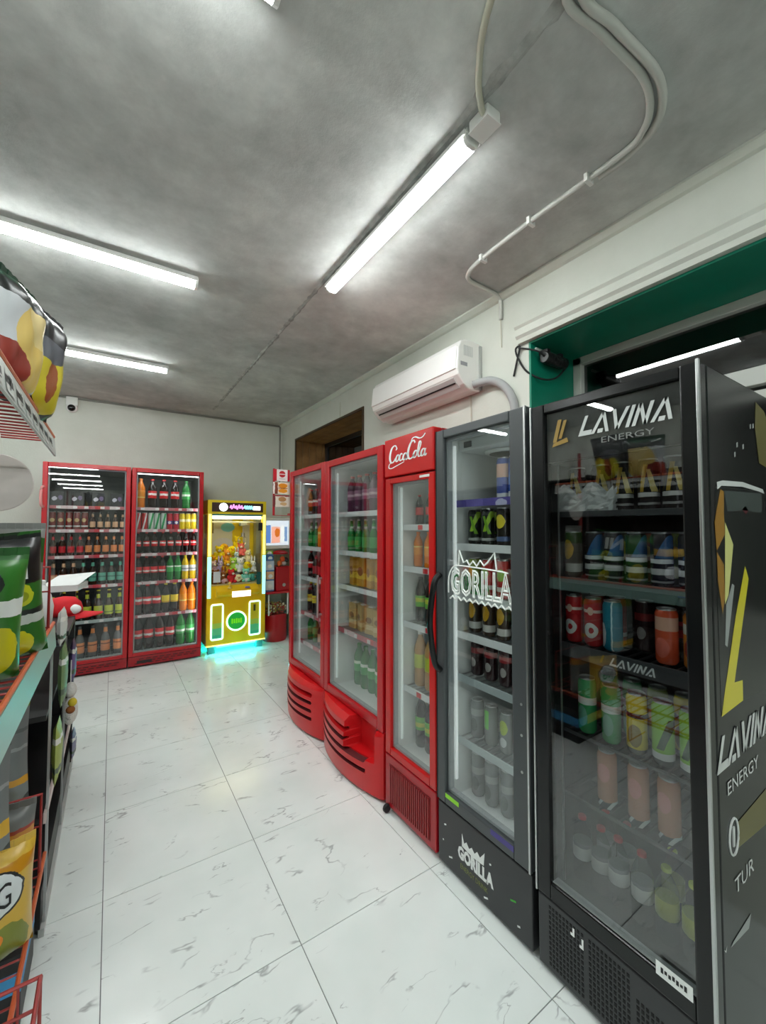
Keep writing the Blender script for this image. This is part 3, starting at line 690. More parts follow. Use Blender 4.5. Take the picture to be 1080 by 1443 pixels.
br.row(['orange', 'cola', 'cola', 'cola', 'green'], 1.715, .33, 0, .09, .55)
br.row(['c_red2', 'c_red2', 'c_gwh', 'c_gwh', 'c_gwh', 'c_rbl', 'c_rbl', 'c_ylw', 'c_ylw', 'c_ylw'], 1.475, .19, 1, .07, .64)
br.row(['cola'] * 8, 1.21, .235, 2, .075, .64)
br.row(['cola', 'cola', 'cola', 'cola', 'green', 'green', 'yellow', 'yellow'], .90, .275, 3, .08, .635)
br.row(['cola', 'cola', 'cola', 'colay', 'colay', 'orange', 'orange'], .54, .325, 4, .085, .63)
br.row(['cola', 'cola', 'cola', 'cola', 'green', 'green'], .16, .36, 5, .09, .62)

# --- two bulged red fridges at the right wall
def kickplate(f, w, h0, h1, broken):
    nx, nz = 60, 44; b = MB(); V = []
    slits = [(.292, .312), (.236, .256), (.180, .200), (.124, .144)]
    xs = [w * i / nx for i in range(nx + 1)]; zs = [h0 + (h1 - h0) * j / nz for j in range(nz + 1)]
    for z in zs:
        for x in xs:
            u = x / w; p = .095 * (max(0, math.sin(math.pi * min(1, max(0, u)))) ** .75)
            v = (z - h0) / (h1 - h0)
            p *= (.80 + .2 * math.sin(math.pi * min(1, v * 1.2) / 1.25))
            if v > .93: p *= .55 + .45 * (1 - v) / .07
            if .05 < u < .84:
                curve = .012 * math.sin(math.pi * u)
                if any(a < z < c2 for a, c2 in slits): p -= .04
            if broken and .60 < u < .93 and .20 < z < .40: p = min(p, 0) - .03
            V.append((x, -p + .006, z))
    b.v = V
    for j in range(nz):
        for i in range(nx):
            a = j * (nx + 1) + i; b.f.append((a, a + 1, a + nx + 2, a + nx + 1))
            zc, uc = (zs[j] + zs[j + 1]) / 2, (xs[i] + xs[i + 1]) / 2 / w
            b.m.append(1 if .05 < uc < .84 and any(q0 - .002 < zc < q1 + .002 for q0, q1 in slits) and not (broken and .58 < uc and zc > .19) else 0)
    for j, fl in ((0, 1), (nz, 0)):
        for i in range(nx):
            a = j * (nx + 1) + i; x0, x1 = xs[i], xs[i + 1]; k = len(b.v)
            b.v += [(x0, .05, zs[j]), (x1, .05, zs[j])]; b.f.append((a, a + 1, k + 1, k)); b.m.append(0)
    for i in (0, nx):
        for j in range(nz):
            a = j * (nx + 1) + i; k = len(b.v); b.v += [(xs[i], .05, zs[j]), (xs[i], .05, zs[j + 1])]
            b.f.append((a, k, k + 1, a + nx + 1)); b.m.append(0)
    b.build('kick_plate', [mat('kick_red', C(196, 18, 24), .3), mat('slit_shade_red', C(84, 6, 12), .6)], f.t)  # groove faces get a darker red: their shade put into the colour
def bulged(oy, label, short, w, h, broken):
    f = Fridge('display_fridge', label, 1.255, oy, R(-90), w, .70, h, short)
    f.shell(REDD, LINER, .40, .04)
    f.door(RED, .375, h, .055, .06, .045, .055)
    kickplate(f, w, .02, .372, broken)
    f.led(emis('led_soft', (.9, 1, .97, 1), .22), .45, h - .08, (0,), wd=.008)
    f.led(emis('led_hidden_fill', (.95, 1, .98, 1), 3), .45, h - .08, (1,))  # unseen strip added behind the right frame to brighten the interior
    return f
f1 = bulged(3.335, 'red bulged-base fridge farther along the right row, with chrome handle', 'far bulged fridge', .68, 1.97, False)
f2 = bulged(2.648, 'red bulged-base fridge with broken kick plate, beside the narrow red fridge', 'broken bulged fridge', .745, 1.965, True)
hd = MB().box(.63, .645, -.035, -.022, .86, 1.16).box(.63, .645, -.03, .002, .875, .89).box(.63, .645, -.03, .002, 1.13, 1.145)
hd.build('handle', STEEL, f1.dr, bevel=.003)
hg = MB().cyl((.70, .03, .37), .014, .03, 10).box(.66, .73, .015, .045, .352, .372); hg.build('hinge', DARK, f2.t)
bp = MB().box(.60, .73, .06, .13, .13, .35); bp.build('exposed_compartment', REDD, f2.t)
for f, zz in ((f1, (1.60, 1.34, 1.09, .80, .56)), (f2, (1.60, 1.335, 1.10, .80))):
    for z in zz: sh = f.shelf(z, RAILW if z > 1 else RAILR); f.tags(z, sh, TAGW, 4)
f1.row(['cola', 'cola', 'purple', 'cola', 'purple', 'cola'], 1.60, .22, 0, .09, .59)
f1.row(['greeng', 'greeng', 'orange', 'orange', 'orange', 'orange'], 1.34, .21, 1, .09, .59)
f1.row(['cola', 'beerr', 'beerr', 'cola', 'cola', 'cola'], 1.09, .21, 2, .09, .59)
f1.row(['colay', 'colay', 'beerr', 'purple', 'purple', 'purple'], .80, .24, 3, .09, .59)
f1.row(['green', 'green', 'beerb', 'purple', 'cola', 'cola'], .56, .20, 4, .09, .59)
f2.row(['purple'] * 7, 1.60, .26, 0, .10, .68, .17)
f2.row(['purple'] * 6, 1.60, .26, 0, .14, .66, .27, 'back row')
f2.row(['greeng'] * 7, 1.335, .22, 1, .09, .68, .17)
f2.row(['greeng'] * 6, 1.335, .22, 1, .13, .66, .26, 'back row')
f2.row(['ctny', 'ctny', 'ctny', 'ctny', 'darkg', 'darkg'], 1.10, .19, 2, .11, .68, .19)
f2.row(['ctnb'] * 6, .80, .17, 3, .11, .655, .19)
f2.row(['green', 'green', 'green', 'green', 'tan', 'beige', 'beige'], .404, .28, 4, .11, .67, .22)

# --- narrow red fridge with script logo
def script_logo(mb, x, z, wd, ht, y0, y1):
    """flowing white script: each stroke a path in a 100 x 40 box, pen-like thickness"""
    S = []
    S.append(([(22, 33), (17, 36), (9, 32), (4, 22), (3, 12), (7, 5), (14, 6), (20, 12)], 3.2))
    S.append(([(22, 33), (23, 29), (20, 27)], 2.2))
    S.append(([(7, 5), (1, 2), (0, -4), (8, -6), (22, -3), (36, 0), (44, 2)], 2.0))
    def oo(cx, cy, rx, ry, w=2.6): S.append(([(cx + rx * math.cos(t * math.pi / 6) + .3 * ry * math.sin(t * math.pi / 6), cy + ry * math.sin(t * math.pi / 6)) for t in range(13)], w))
    oo(25, 11, 4, 6)
    S.append(([(39, 16), (36, 18), (32, 14), (31, 8), (34, 5), (39, 8)], 2.6))
    oo(45, 11, 4, 6); S.append(([(51, 17), (48, 8), (50, 5), (54, 8)], 2.4))
    S.append(([(52, 14), (56, 15)], 2.0))
    S.append(([(73, 31), (69, 36), (62, 33), (56, 23), (54, 12), (58, 5), (65, 6), (70, 11)], 3.2))
    S.append(([(62, 33), (66, 40), (74, 41), (84, 37), (92, 38), (98, 43)], 2.2))
    oo(73, 11, 4, 6)
    S.append(([(80, 10), (87, 26), (86, 31), (83, 29), (80, 16), (81, 6), (85, 6), (88, 10)], 2.4))
    oo(92, 11, 4, 6); S.append(([(99, 17), (96, 8), (98, 5), (101, 8)], 2.4))
    for path, w in S:
        P = catmull([(p[0], 0, p[1]) for p in path], 5); n = len(P); kx, kz = wd / 100, ht / 42
        Lf, Rt = [], []
        for i, p in enumerate(P):
            d = P[min(i + 1, n - 1)] - P[max(i - 1, 0)]; d.normalize()
            t = w * 1.75 * (.45 + .55 * abs(d.z)) * .5 * (.45 + .55 * math.sin(math.pi * min(max(i / (n - 1), .12), .88)))
            Lf.append((x + (p.x - d.z * t) * kx, z + (p.z + d.x * t) * kz)); Rt.append((x + (p.x + d.z * t) * kx, z + (p.z - d.x * t) * kz))
        for i in range(n - 1): mb.quad([(Lf[i][0], y0, Lf[i][1]), (Rt[i][0], y0, Rt[i][1]), (Rt[i + 1][0], y0, Rt[i + 1][1]), (Lf[i + 1][0], y0, Lf[i + 1][1])])
    return mb
RED2 = mat('bright_red_enamel', C(192, 16, 16), .25)
fk = Fridge('display_fridge', 'narrow red fridge with white script logo on its header', 1.25, 1.868, R(-90), .41, .62, 1.975, 'narrow red fridge')
fk.shell(REDD, LINER, .31, .215, .028)
hb = MB().box(0, .41, -.006, .05, 1.772, 1.975); hp = hb.build('header', RED2, fk.t, bevel=.006)
script_logo(MB(), .045, 1.832, .315, .118, -.0068, -.006).build('lettering', PRINTW, hp)
dk = fk.door(RED2, .30, 1.764, .045, .045, .03, .04)
MB().box(.30, .375, -.0012, .0, 1.742, 1.754).build('maker_plate', PRINTW, dk)
kp = MB().box(0, .41, .0, .07, .03, .295).build('kick_panel', REDD, fk.t, bevel=.004)
MB().box(.04, .37, -.002, .0, .06, .255).build('grille_frame', mat('grille_red_dark', C(110, 20, 24), .5), kp)
for i in range(20): MB().box(.048 + i * .0162, .056 + i * .0162, -.008, -.002, .065, .25).build('slat', mat('grille_slat', C(140, 30, 32), .45), kp)
cs = MB().lathe([(.018, 0), (.022, .004), (.022, .016), (.018, .02)], 12, (.02, -.012, .024), ax='x'); cs.build('caster', DARK, fk.t)
for z in (1.51, 1.285, .985, .64):
    sh = fk.shelf(z, RAILW, y0=.105); fk.tags(z, sh, mat('tag_red', C(214, 40, 48), .5), 1, .097)
fk.led(emis('led_soft', (.9, 1, .97, 1), .22), .36, 1.72, (0,), wd=.007)
fk.led(emis('led_hidden_fill', (.95, 1, .98, 1), 3), .36, 1.72, (1,))  # added strip, out of sight behind the frame, lifts the interior light
fk.row(['cola'] * 4, 1.51, .17, 0, .075, .33, .18); fk.row(['cola'] * 4, 1.51, .17, 0, .08, .33, .26, 'back row')
fk.row(['orange'] * 4, 1.285, .19, 1, .075, .34, .17); fk.row(['orange'] * 3, 1.285, .19, 1, .12, .32, .25, 'back row')
fk.row(['darkg'] * 4, .985, .24, 2, .08, .335, .18)
fk.row(['tan'] * 4, .64, .29, 3, .08, .335, .18)
fk.row(['darkg', 'darkg', 'beige', 'beige'], .316, .27, 4, .08, .335, .18)

# --- grey-framed black fridge (outlined lettering on the glass)
fg = Fridge('display_fridge', 'black fridge with grey door frame and white outlined lettering on glass', 1.25, 1.445, R(-90), .495, .62, 1.945, 'grey-framed fridge')
fg.shell(BLACKM, LINER, .28, .03, .028)
dgk = fg.door(GREYF, .285, 1.945, .05, .075, .04, .05)
kp = MB().box(0, .495, .004, .07, .02, .278).build('kick_panel', BLACKF, fg.t, bevel=.004)
MB().box(.487, .4945, -.004, .01, .285, 1.945).build('edge_strip', STEEL, dgk)
MB().box(-.004, .0, .0, .04, .285, 1.945).build('side_strip', DARK, dgk)
h = MB().tube(catmull([(.028, -.004, .86), (.024, -.035, .90), (.02, -.055, 1.03), (.02, -.055, 1.12), (.024, -.035, 1.25), (.028, -.004, 1.29)], 6), .014, 8)
h.build('handle', BLACKM, dgk, smooth=True)
for z in (.62, .75, .86): MB().cyl((.462, .002, z), .005, .004, 8, ax='y').build('screw', STEEL, dgk, loc=(0, -.004, 0))
o = MB(); text_mb(o, 'GORILLA', .1, .085, 1.205, .009, width=.335, height=.12, outline=.0030)
pts = [(.135, 1.335), (.14, 1.40), (.165, 1.35), (.185, 1.36), (.20, 1.34), (.22, 1.36), (.24, 1.34), (.26, 1.365), (.28, 1.345), (.30, 1.36), (.335, 1.40), (.345, 1.335)]
o.tube([(x, .009, z) for x, z in pts], .0036, 6)
o.tube([(p.x, .009, p.y) for p in catmull([(.07, 1.21, 0), (.073, 1.28, 0), (.10, 1.325, 0), (.15, 1.335, 0), (.34, 1.33, 0), (.40, 1.325, 0)], 4)], .0034, 6)
o.tube([(.08 + .017 * i, .009, 1.192 + (.008 if i % 2 else -.006)) for i in range(21)], .0036, 6)
o.build('outlined_lettering', mat('neon_white', C(246, 250, 246), .4), dgk)
gl = MB(); text_mb(gl, 'GORILLA', .1, .10, 1.222, .0105, width=.21, height=.075); gl.build('green_lettering', mat('print_green_dk', C(40, 110, 56), .5), dgk)
t = MB(); text_mb(t, 'GORILLA', .1, .125, .105, .003, width=.195, height=.055, bold=.006)
t.prism([(.15, .165), (.15, .215), (.162, .182), (.175, .195), (.19, .178), (.205, .192), (.22, .178), (.235, .195), (.25, .182), (.275, .215), (.27, .165), (.21, .158)], .0022, .0038)
t.build('lettering', PRINTW, kp)
t = MB(); text_mb(t, 'ENERGY DRINK', .1, .14, .07, .003, width=.15, height=.02); t.build('small_lettering', mat('print_olive', C(120, 130, 50), .5), kp)
for x, z, a, m in ((.04, .19, .012, PRINTW), (.07, .07, .02, PRINTW), (.30, .19, .008, PRINTW), (.40, .13, .025, mat('print_lime', C(70, 170, 60), .5)), (.27, .045, .02, PRINTW), (.43, .06, .012, PRINTW), (.03, .12, .006, PRINTW)):
    MB().stroke((x, z), (x + a, z + a * .4), .006, .0025, .0036).build('printed_fleck', m, kp)
MB().box(.052, .135, -.0008, .0, .315, .333).build('lime_sticker', mat('print_lime_bright', C(150, 220, 50), .5), dgk)
MB().box(.31, .42, -.0008, .0, .312, .333).build('violet_sticker', mat('print_violet', C(70, 60, 130), .5), dgk)
MB().box(.036, .46, .11, .58, 1.855, 1.91).build('evaporator_cover', LINER, fg.t, bevel=.006)
MB().box(.075, .12, .104, .11, 1.868, 1.895).build('control_box', mat('grey_control', C(90, 94, 94), .5), fg.t)
fan = MB().lathe([(.10, 0), (.105, .012), (.085, .014), (.08, .006), (.03, .004), (.0, .004)], 24, (.19, .27, 1.84)); fan.build('fan_ring', LINER, fg.t, smooth=True)
fgm = MB()
for k in range(5): fgm.lathe([(.02 + k * .014, 0), (.026 + k * .014, 0), (.026 + k * .014, .004), (.02 + k * .014, .004)], 20, (.19, .27, 1.838))
fgm.build('fan_grille', mat('grey_control', C(90, 94, 94), .5), fg.t)
RAILV = printed('rail_violet', C(84, 74, 150), [('disc', .3, 1.6, .03, .02, C(190, 190, 220)), ('vband', .1, .2, C(110, 100, 176))], .4, .01)
for z in (1.62, 1.42, 1.195, 1.02, .825, .545):
    sh = fg.shelf(z, RAILV if z == 1.62 else RAILW if z > .9 else RAILC, y0=.10)
fg.led(emis('led_mid', (.95, 1, .98, 1), .4), .36, 1.88, (0,), wd=.007)
fg.led(emis('led_hidden_fill_strong', (.95, 1, .98, 1), 5), .36, 1.88, (1,))  # hidden strip added on the right to make the inside brighter
fg.row([None, None, 'c_pk', 'c_bl', 'c_bl', 'c_bl'], 1.62, .19, 0, .09, .42, .20); fg.row(['c_bl', 'c_bl'], 1.62, .19, 0, .31, .42, .29, 'back row')
fg.row(['c_bkg', 'c_bkg', 'c_bky', 'c_bkg', 'c_bkg'], 1.42, .165, 1, .085, .42, .16); fg.row(['c_bkg'] * 4, 1.42, .165, 1, .12, .40, .25, 'back row')
fg.row(['c_grd', 'c_rgr', 'c_rgr', 'c_grd', 'c_or2'], 1.195, .165, 2, .085, .42, .16); fg.row(['c_rgr'] * 4, 1.195, .165, 2, .12, .40, .25, 'back row')
fg.row(['c_brn'] * 5, 1.02, .15, 3, .085, .42, .16); fg.row(['c_brn'] * 4, 1.02, .15, 3, .12, .40, .25, 'back row')
SHN[4:5] = ['fifth']
fg.row(['c_drd'] * 5, .825, .155, 4, .085, .42, .17)
SHN.insert(5, 'sixth')
fg.row(['c_gry', 'c_glm', 'c_grg', 'c_gry', 'c_grg'], .545, .17, 5, .085, .42, .17)
fg.row(['c_gry'] * 5, .286, .19, 6, .085, .42, .17)
SHN.pop(5)

# --- nearest black fridge
fl = Fridge('display_fridge', 'large glossy black fridge nearest the camera with printed can on its side', 1.25, .925, R(-90), .505, .66, 1.93, 'nearest fridge')
fl.shell(BLACKM, LINERB, .26, .20, .028)
dl = fl.door(BLACKM, .255, 1.93, .05, .045, .035, .055, PANED, gask=False)
MB().box(.05, .46, .02, .04, 1.725, 1.895).build('header_backing', mat('header_black', C(16, 16, 17), .35), dl)
MB().box(-.006, .0, -.002, .05, .255, 1.93).build('edge_strip', STEEL, dl)
MB().box(.4985, .5065, -.005, .006, .02, 1.935).build('corner_strip', STEEL, fl.t, bevel=.002)
MB().box(.066, .070, .05, .056, .31, 1.72).build('inner_post', STEEL, fl.t)
gk = MB().box(.052, .46, .0115, .04, .300, .312); gk.build('glass_channel', mat('pale_channel', C(170, 176, 176), .4), dl)
MB().box(.37, .455, -.001, .0, .262, .298).build('glass_sticker', PRINTW, dl, loc=(0, 0, .038))
tt = MB()
for i in range(7): tt.box(.382 + i * .009, .388 + i * .009, -.0016, -.0011, .312 + .003 * (i % 2), .326 - .002 * (i % 3))
def lavina(mb, x, z, ht, y0, y1, wd, chars='LAVINA', k=.42, mi=0):
    """angular letters built from slanted strokes, cell height 1"""
    u = ht; sh = .32; st = .20
    def S(p, q): mb.stroke((x + cx + (p[0] + sh * p[1]) * u * wd, z + p[1] * u), (x + cx + (q[0] + sh * q[1]) * u * wd, z + q[1] * u), st * u * wd, y0, y1, mi, 'h')
    def Hh(a, b, zz, t=.2): mb.prism([(x + cx + (a + sh * zz) * u * wd, z + zz * u), (x + cx + (b + sh * zz) * u * wd, z + zz * u), (x + cx + (b + sh * (zz + t)) * u * wd, z + (zz + t) * u), (x + cx + (a + sh * (zz + t)) * u * wd, z + (zz + t) * u)], y0, y1, 'y', mi)
    cx = 0
    for c in chars:
        if c == 'L': S((0, 0), (.18, 1)); Hh(.1, .75, 0, .24); adv = .85
        elif c == 'A': S((0, 0), (.42, 1)); S((.92, 0), (.42, 1)); Hh(.3, .62, .0, .2); adv = 1.08
        elif c == 'V': S((0, 1), (.42, 0)); S((.8, 1), (.42, 0)); adv = 1.02
        elif c == 'I': S((0, 0), (.12, 1)); adv = .36
        elif c == 'N': S((0, 0), (.12, 1)); S((.12, 1), (.62, 0)); S((.62, 0), (.74, 1)); adv = 1.0
        cx += adv * u * wd
    return mb
SIL = mat('print_silver', C(206, 210, 208), .35)
GOLD = mat('print_gold', C(150, 120, 48), .35)
lavina(MB(), .175, 1.795, .062, .0105, .0118, .80).build('lettering', SIL, dl)
t = MB(); text_mb(t, 'ENERGY', .1, .245, 1.762, .0105, width=.15, height=.018); t.build('small_lettering', mat('print_grey', C(120, 124, 122), .4), dl)
em = MB(); em.stroke((.085, 1.79), (.105, 1.865), .014, .0105, .0115, 0, 'h').stroke((.105, 1.80), (.125, 1.86), .011, .0105, .0115, 0, 'h').prism([(.075, 1.775), (.135, 1.785), (.13, 1.80), (.08, 1.787)], .0105, .0115)
em.build('emblem', GOLD, dl)
tt.build('sticker_lettering', DARK, dl)
kp = MB().box(0, .505, .003, .07, .02, .25).build('kick_panel', BLACKF, fl.t, bevel=.004)
hole = MB()
for i in range(33):
    for j in range(12):
        x, z = .045 + i * .0125, .045 + j * .0165
        if (i % 11) == 10 or (i > 20 and j > 8): continue
        hole.box(x - .0035, x + .0035, .0015, .0034, z - .0045, z + .0045)
tag(hole.build('grille_holes', mat('hole_black', C(6, 6, 6), .8), kp), kind='stuff')
MB().prism([(.12, .20), (.133, .2), (.133, .225), (.127, .225), (.127, .208), (.12, .208)], .0005, .0016).prism([(.15, .185), (.163, .185), (.163, .215), (.157, .215), (.157, .193), (.15, .193)], .0005, .0016).build('control_mark', PRINTW, kp)
for z in (1.55, 1.32):
    fl.shelf(z, RAILD, mat('shelf_black', C(40, 41, 42), .4), y0=.10, rh=.022)
sh = fl.shelf(1.09, RAILD, mat('shelf_black', C(40, 41, 42), .4), y0=.10, rh=.05)
lavina(MB(), .215, 1.058, .026, .0905, .0918, .95).build('lettering', PRINTW, sh)
MB().stroke((.185, 1.06), (.195, 1.085), .007, .0905, .0918, 0, 'h').build('emblem', GOLD, sh)
for z in (.78, .56): fl.shelf(z, RAILD, mat('shelf_black', C(40, 41, 42), .4), y0=.12, rh=.012)
fl.led(emis('led_lavender', (.95, 1, 1, 1), 2.0), .34, 1.70, (1,))
Y0 = .925
fl.row(['c_bg'] * 6, 1.55, .165, 0, xs=[Y0 - y for y in (.85, .765, .69, .615, .545, .47)], y=.16); fl.row(['c_bg'] * 5, 1.55, .165, 0, .11, .43, .25, 'back row')
fl.row(['c_brn', 'c_bw', 'c_bw', 'c_bw', 'c_bw', 'c_bw'], 1.32, .165, 1, xs=[Y0 - y for y in (.872, .795, .725, .655, .58, .505)], y=.16)
fl.row(['c_rd', 'c_brn', 'c_rd', 'c_grd', 'c_rd'], 1.32, .165, 1, .11, .43, .26, 'back row')
fl.row(['c_rw', 'c_rw', 'c_te', None, 'c_or', 'c_or2'], 1.09, .165, 2, xs=[Y0 - y for y in (.872, .80, .735, .66, .575, .50)], y=.16)
fl.row(['c_rd', 'c_rd', 'c_drd', 'bluec', 'c_or2'], 1.09, {'bluec': .2, '*': .165}, 2, xs=[.09, .16, .25, .36, .43], y=.25, rown='back row')
fl.row(['c_gn', 'c_gn', 'c_ye', 'c_lm', 'c_lm'], .78, .19, 3, xs=[Y0 - y for y in (.835, .75, .67, .595, .52)], y=.17)
fl.row(['c_gn', 'c_gn', 'c_grd', 'c_ye', 'c_or2'], .78, .19, 3, .11, .43, .28, 'back row')
fl.row(['c_cu', 'c_cu', 'c_cu'], .56, .19, 4, xs=[Y0 - y for y in (.765, .665, .58)], y=.165)
fl.row(['clearr', 'clearr', 'clearr', 'clearr', 'clearl', 'clearl'], .266, .21, 5, xs=[Y0 - y for y in (.86, .795, .735, .665, .595, .525)], y=.17)
fl.row(['clearr', 'clearr', 'clearl', 'clearl'], .266, .21, 5, xs=[.10, .17, .31, .40], y=.26, rown='back row')
# crumpled clear wrap on the top shelf
random.seed(5); cw = MB(); nx, nz = 14, 8
for face in (0, 1):
    b0 = len(cw.v)
    for j in range(nz + 1):
        for i in range(nx + 1):
            cw.v.append((i / nx * .2 - .1, (.012 if face else -.012) + random.uniform(-.007, .007), j / nz * (.085 + .02 * math.sin(i * .9)) ))
    for j in range(nz):
        for i in range(nx): a = b0 + j * (nx + 1) + i; cw.f.append((a, a + 1, a + nx + 2, a + nx + 1)); cw.m.append(0)
wm = mat('crumpled_film', C(214, 216, 214), .3)
wx, wy = fl.P(.13, .118)
tag(cw.build('plastic_wrap', wm, loc=(wx, wy, 1.5505), rz=R(-90)), 'crumpled pale plastic wrap at the left of the top shelf, nearest fridge', 'wrap')
# printed side of the nearest fridge (local x = w side, faces the camera): x_world -> local y
SPM = [mat('print_can_black', C(10, 14, 14), .3), mat('print_gold_dk', C(150, 110, 40), .35), mat('print_pale_yellow', C(206, 206, 130), .35), mat('print_silver_grey', C(150, 156, 154), .35), mat('print_yellow', C(206, 196, 44), .35), SIL, mat('print_dk_grey', C(66, 74, 72), .35), mat('print_olive_gold', C(104, 98, 54), .4), mat('print_wine', C(96, 40, 46), .4)]
def SP(poly, mi):
    global side
    side = MB().quad([(.5056, X - 1.25, Z) for X, Z in poly]).build('printed_can', SPM[mi], fl.t)
SP([(1.335, 1.61), (1.73, 1.615), (1.76, 1.5), (1.76, 1.0), (1.33, 1.02), (1.325, 1.5)], 0)
def SP2(poly, mi): MB().quad([(.5062, X - 1.25, Z) for X, Z in poly]).build('printed_shape', SPM[mi], side)
SP2([(1.368, 1.603), (1.393, 1.598), (1.388, 1.533), (1.392, 1.482), (1.331, 1.439), (1.321, 1.514)], 1)
SP2([(1.395, 1.514), (1.451, 1.452), (1.404, 1.316), (1.376, 1.293), (1.387, 1.419)], 2)
SP2([(1.33, 1.436), (1.377, 1.4), (1.378, 1.312), (1.358, 1.27), (1.332, 1.359)], 1)
SP2([(1.433, 1.345), (1.45, 1.338), (1.384, 1.179), (1.368, 1.188), (1.385, 1.292)], 3)
SP2([(1.54, 1.388), (1.566, 1.349), (1.427, 1.077), (1.33, 1.009), (1.348, 1.051), (1.452, 1.253)], 4)
SP2([(1.427, 1.077), (1.49, 1.071), (1.488, 1.015), (1.33, 1.009)], 4)
SP2([(1.345, 1.621), (1.387, 1.628), (1.543, 1.633), (1.723, 1.621), (1.738, 1.607), (1.688, 1.612), (1.542, 1.619), (1.377, 1.613), (1.347, 1.601)], 5)
SP2([(1.393, 1.601), (1.71, 1.606), (1.703, 1.546), (1.535, 1.55), (1.415, 1.544)], 6)
SP2([(1.683, 1.895), (1.762, 1.877), (1.786, 1.858), (1.768, 1.693), (1.697, 1.702), (1.668, 1.81)], 7)
SP2([(1.53, 1.553), (1.56, 1.563), (1.585, 1.55), (1.56, 1.538)], 8)
SP2([(1.423, .709), (1.661, .715), (1.65, .615), (1.417, .643)], 7)
SP2([(1.299, .444), (1.31, .436), (1.32, .444), (1.312, .43)], 5)
SP2([(1.345, .425), (1.362, .43), (1.498, .434), (1.477, .404)], 3)
for X, Z in ((1.62, 1.80), (1.645, 1.805), (1.50, 1.73), (1.48, 1.70), (1.55, 1.73)): SP2([(X, Z), (X + .012, Z + .004), (X + .012, Z + .018), (X, Z + .014)], 3)
def side_text(fn, name, m):
    q = MB(); fn(q); b = MB()
    b.v = [(.5066 + y, x, z) for x, y, z in q.v]; b.f = q.f; b.m = q.m
    b.build(name, m, fl.t)
side_text(lambda q: lavina(q, .045, .875, .085, 0, .001, .95), 'side_lettering', SIL)
side_text(lambda q: text_mb(q, 'ENERGY', .1, .105, .80, 0, width=.24, height=.035), 'side_small_lettering', SIL)
side_text(lambda q: text_mb(q, 'TUR', .1, .135, .535, 0, width=.145, height=.04), 'side_tagline', SIL)
ring = MB()
ring.v = []
pts = [(.5066, .136 + .032 * math.cos(a * math.pi / 10), .685 + .046 * math.sin(a * math.pi / 10)) for a in range(20)]
ring.tube(pts, .003, 6, closed=True).box(.505, .508, .131, .141, .66, .71); ring.build('side_emblem', SIL, fl.t)

# ------------------------------------------------------------------ claw machine
YLW = noisy('gold_yellow_panel', C(236, 190, 8), C(224, 176, 8), 2, .3)
YLB = mat('bright_yellow', C(244, 214, 40), .35)
NEON_Y = emis('neon_warm', (1, .9, .25, 1), 1.0); NEON_C = emis('neon_cyan', (.4, .95, 1, 1), 1.0); NEON_W = emis('neon_mint', (.7, 1, .8, 1), 1.0)
cl = tag(empty('claw_machine', (.945, 5.2, 0)), 'yellow claw machine full of plush toys with glowing cyan underside', 'claw machine')
CW, CD, CH = .70, .60, 1.83
MB().box(0, CW, 0, CD, .09, .80).build('cabinet', YLW, cl, bevel=.01)
for x in (.03, CW - .11):
    for y in (.02, CD - .1): MB().box(x, x + .08, y, y + .08, 0, .09).build('foot', mat('foot_cyan_lit', C(70, 150, 150), .4), cl)  # cyan light from the underglow is put into the foot colour
MB().box(.12, CW - .12, .0, .03, .068, .09).box(.05, CW - .05, .25, .28, .08, .09).build('underglow_strip', emis('cyan_underglow', (0.01, .9, 1, 1), 34), cl)
MB().box(0, CW, -.004, .004, .09, .105).build('lower_trim', NEON_Y, cl)
for x in (0, CW - .05):
    for y in (0, CD - .05):
        p = MB().box(x, x + .05, y, y + .05, .80, 1.66).build('post', YLB, cl)
        if y == 0:
            MB().box(x + .008, x + .042, -.006, 0, 1.16, 1.66).build('light_tube', NEON_Y, p, bevel=.004)
            MB().box(x + .004, x + .046, -.012, 0, .66, 1.15).build('light_tube', NEON_C, p, bevel=.006)
MB().box(.05, CW - .05, CD - .02, CD, .80, 1.66).build('back_panel', printed('claw_back', C(214, 214, 204), [('box', .0, .18, 1.42, 1.7, C(120, 110, 60)), ('box', .42, .56, 1.1, 1.7, C(236, 206, 20)), ('disc', .36, 1.5, .09, .06, C(120, 206, 226)), ('box', .0, .14, 1.1, 1.35, C(150, 156, 200)), ('disc', .3, 1.28, .13, .08, C(214, 216, 236))], .5, .02), cl)
hb = MB().box(0, CW, 0, CD, 1.66, CH).build('header_box', YLB, cl, bevel=.006)
MB().box(.045, CW - .045, -.008, 0, 1.69, 1.80).build('header_sign', mat('sign_brown', C(62, 40, 30), .4), hb)
hs = MB().lathe([(.05, 0), (.05, .006)], 16, (.175, -.015, 1.745), ax='y').build('sign_emblem', emis('sign_white', (.9, 1, .98, 1), 2), hb)
q = MB(); 
for i, z in enumerate((0, .012, -.004, .008, 0)): q.tube(catmull([(.25 + i * .032, -.012, 1.735 + z), (.262 + i * .032, -.012, 1.77 + z), (.27 + i * .032, -.012, 1.725 + z), (.284 + i * .032, -.012, 1.75 + z)], 4), .007, 6)
q.build('sign_script', emis('sign_pink', (1, .35, .9, 1), 1.0), hb)
q = MB(); 
for i, z in enumerate((0, .01, 0, .006)): q.tube(catmull([(.42 + i * .026, -.012, 1.735 + z), (.43 + i * .026, -.012, 1.768), (.44 + i * .026, -.012, 1.725), (.45 + i * .026, -.012, 1.75)], 4), .007, 6)
q.build('sign_script', emis('sign_cyan', (.35, .9, 1, 1), 1.0), hb)
MB().box(.53, .62, -.012, -.008, 1.715, 1.765).build('sign_plate', emis('sign_cream', (1, .95, .85, 1), 1.6), hb)
MB().box(.05, CW - .05, -.003, .01, 1.638, 1.66).build('header_trim', mat('trim_teal', C(60, 130, 130), .4), cl)
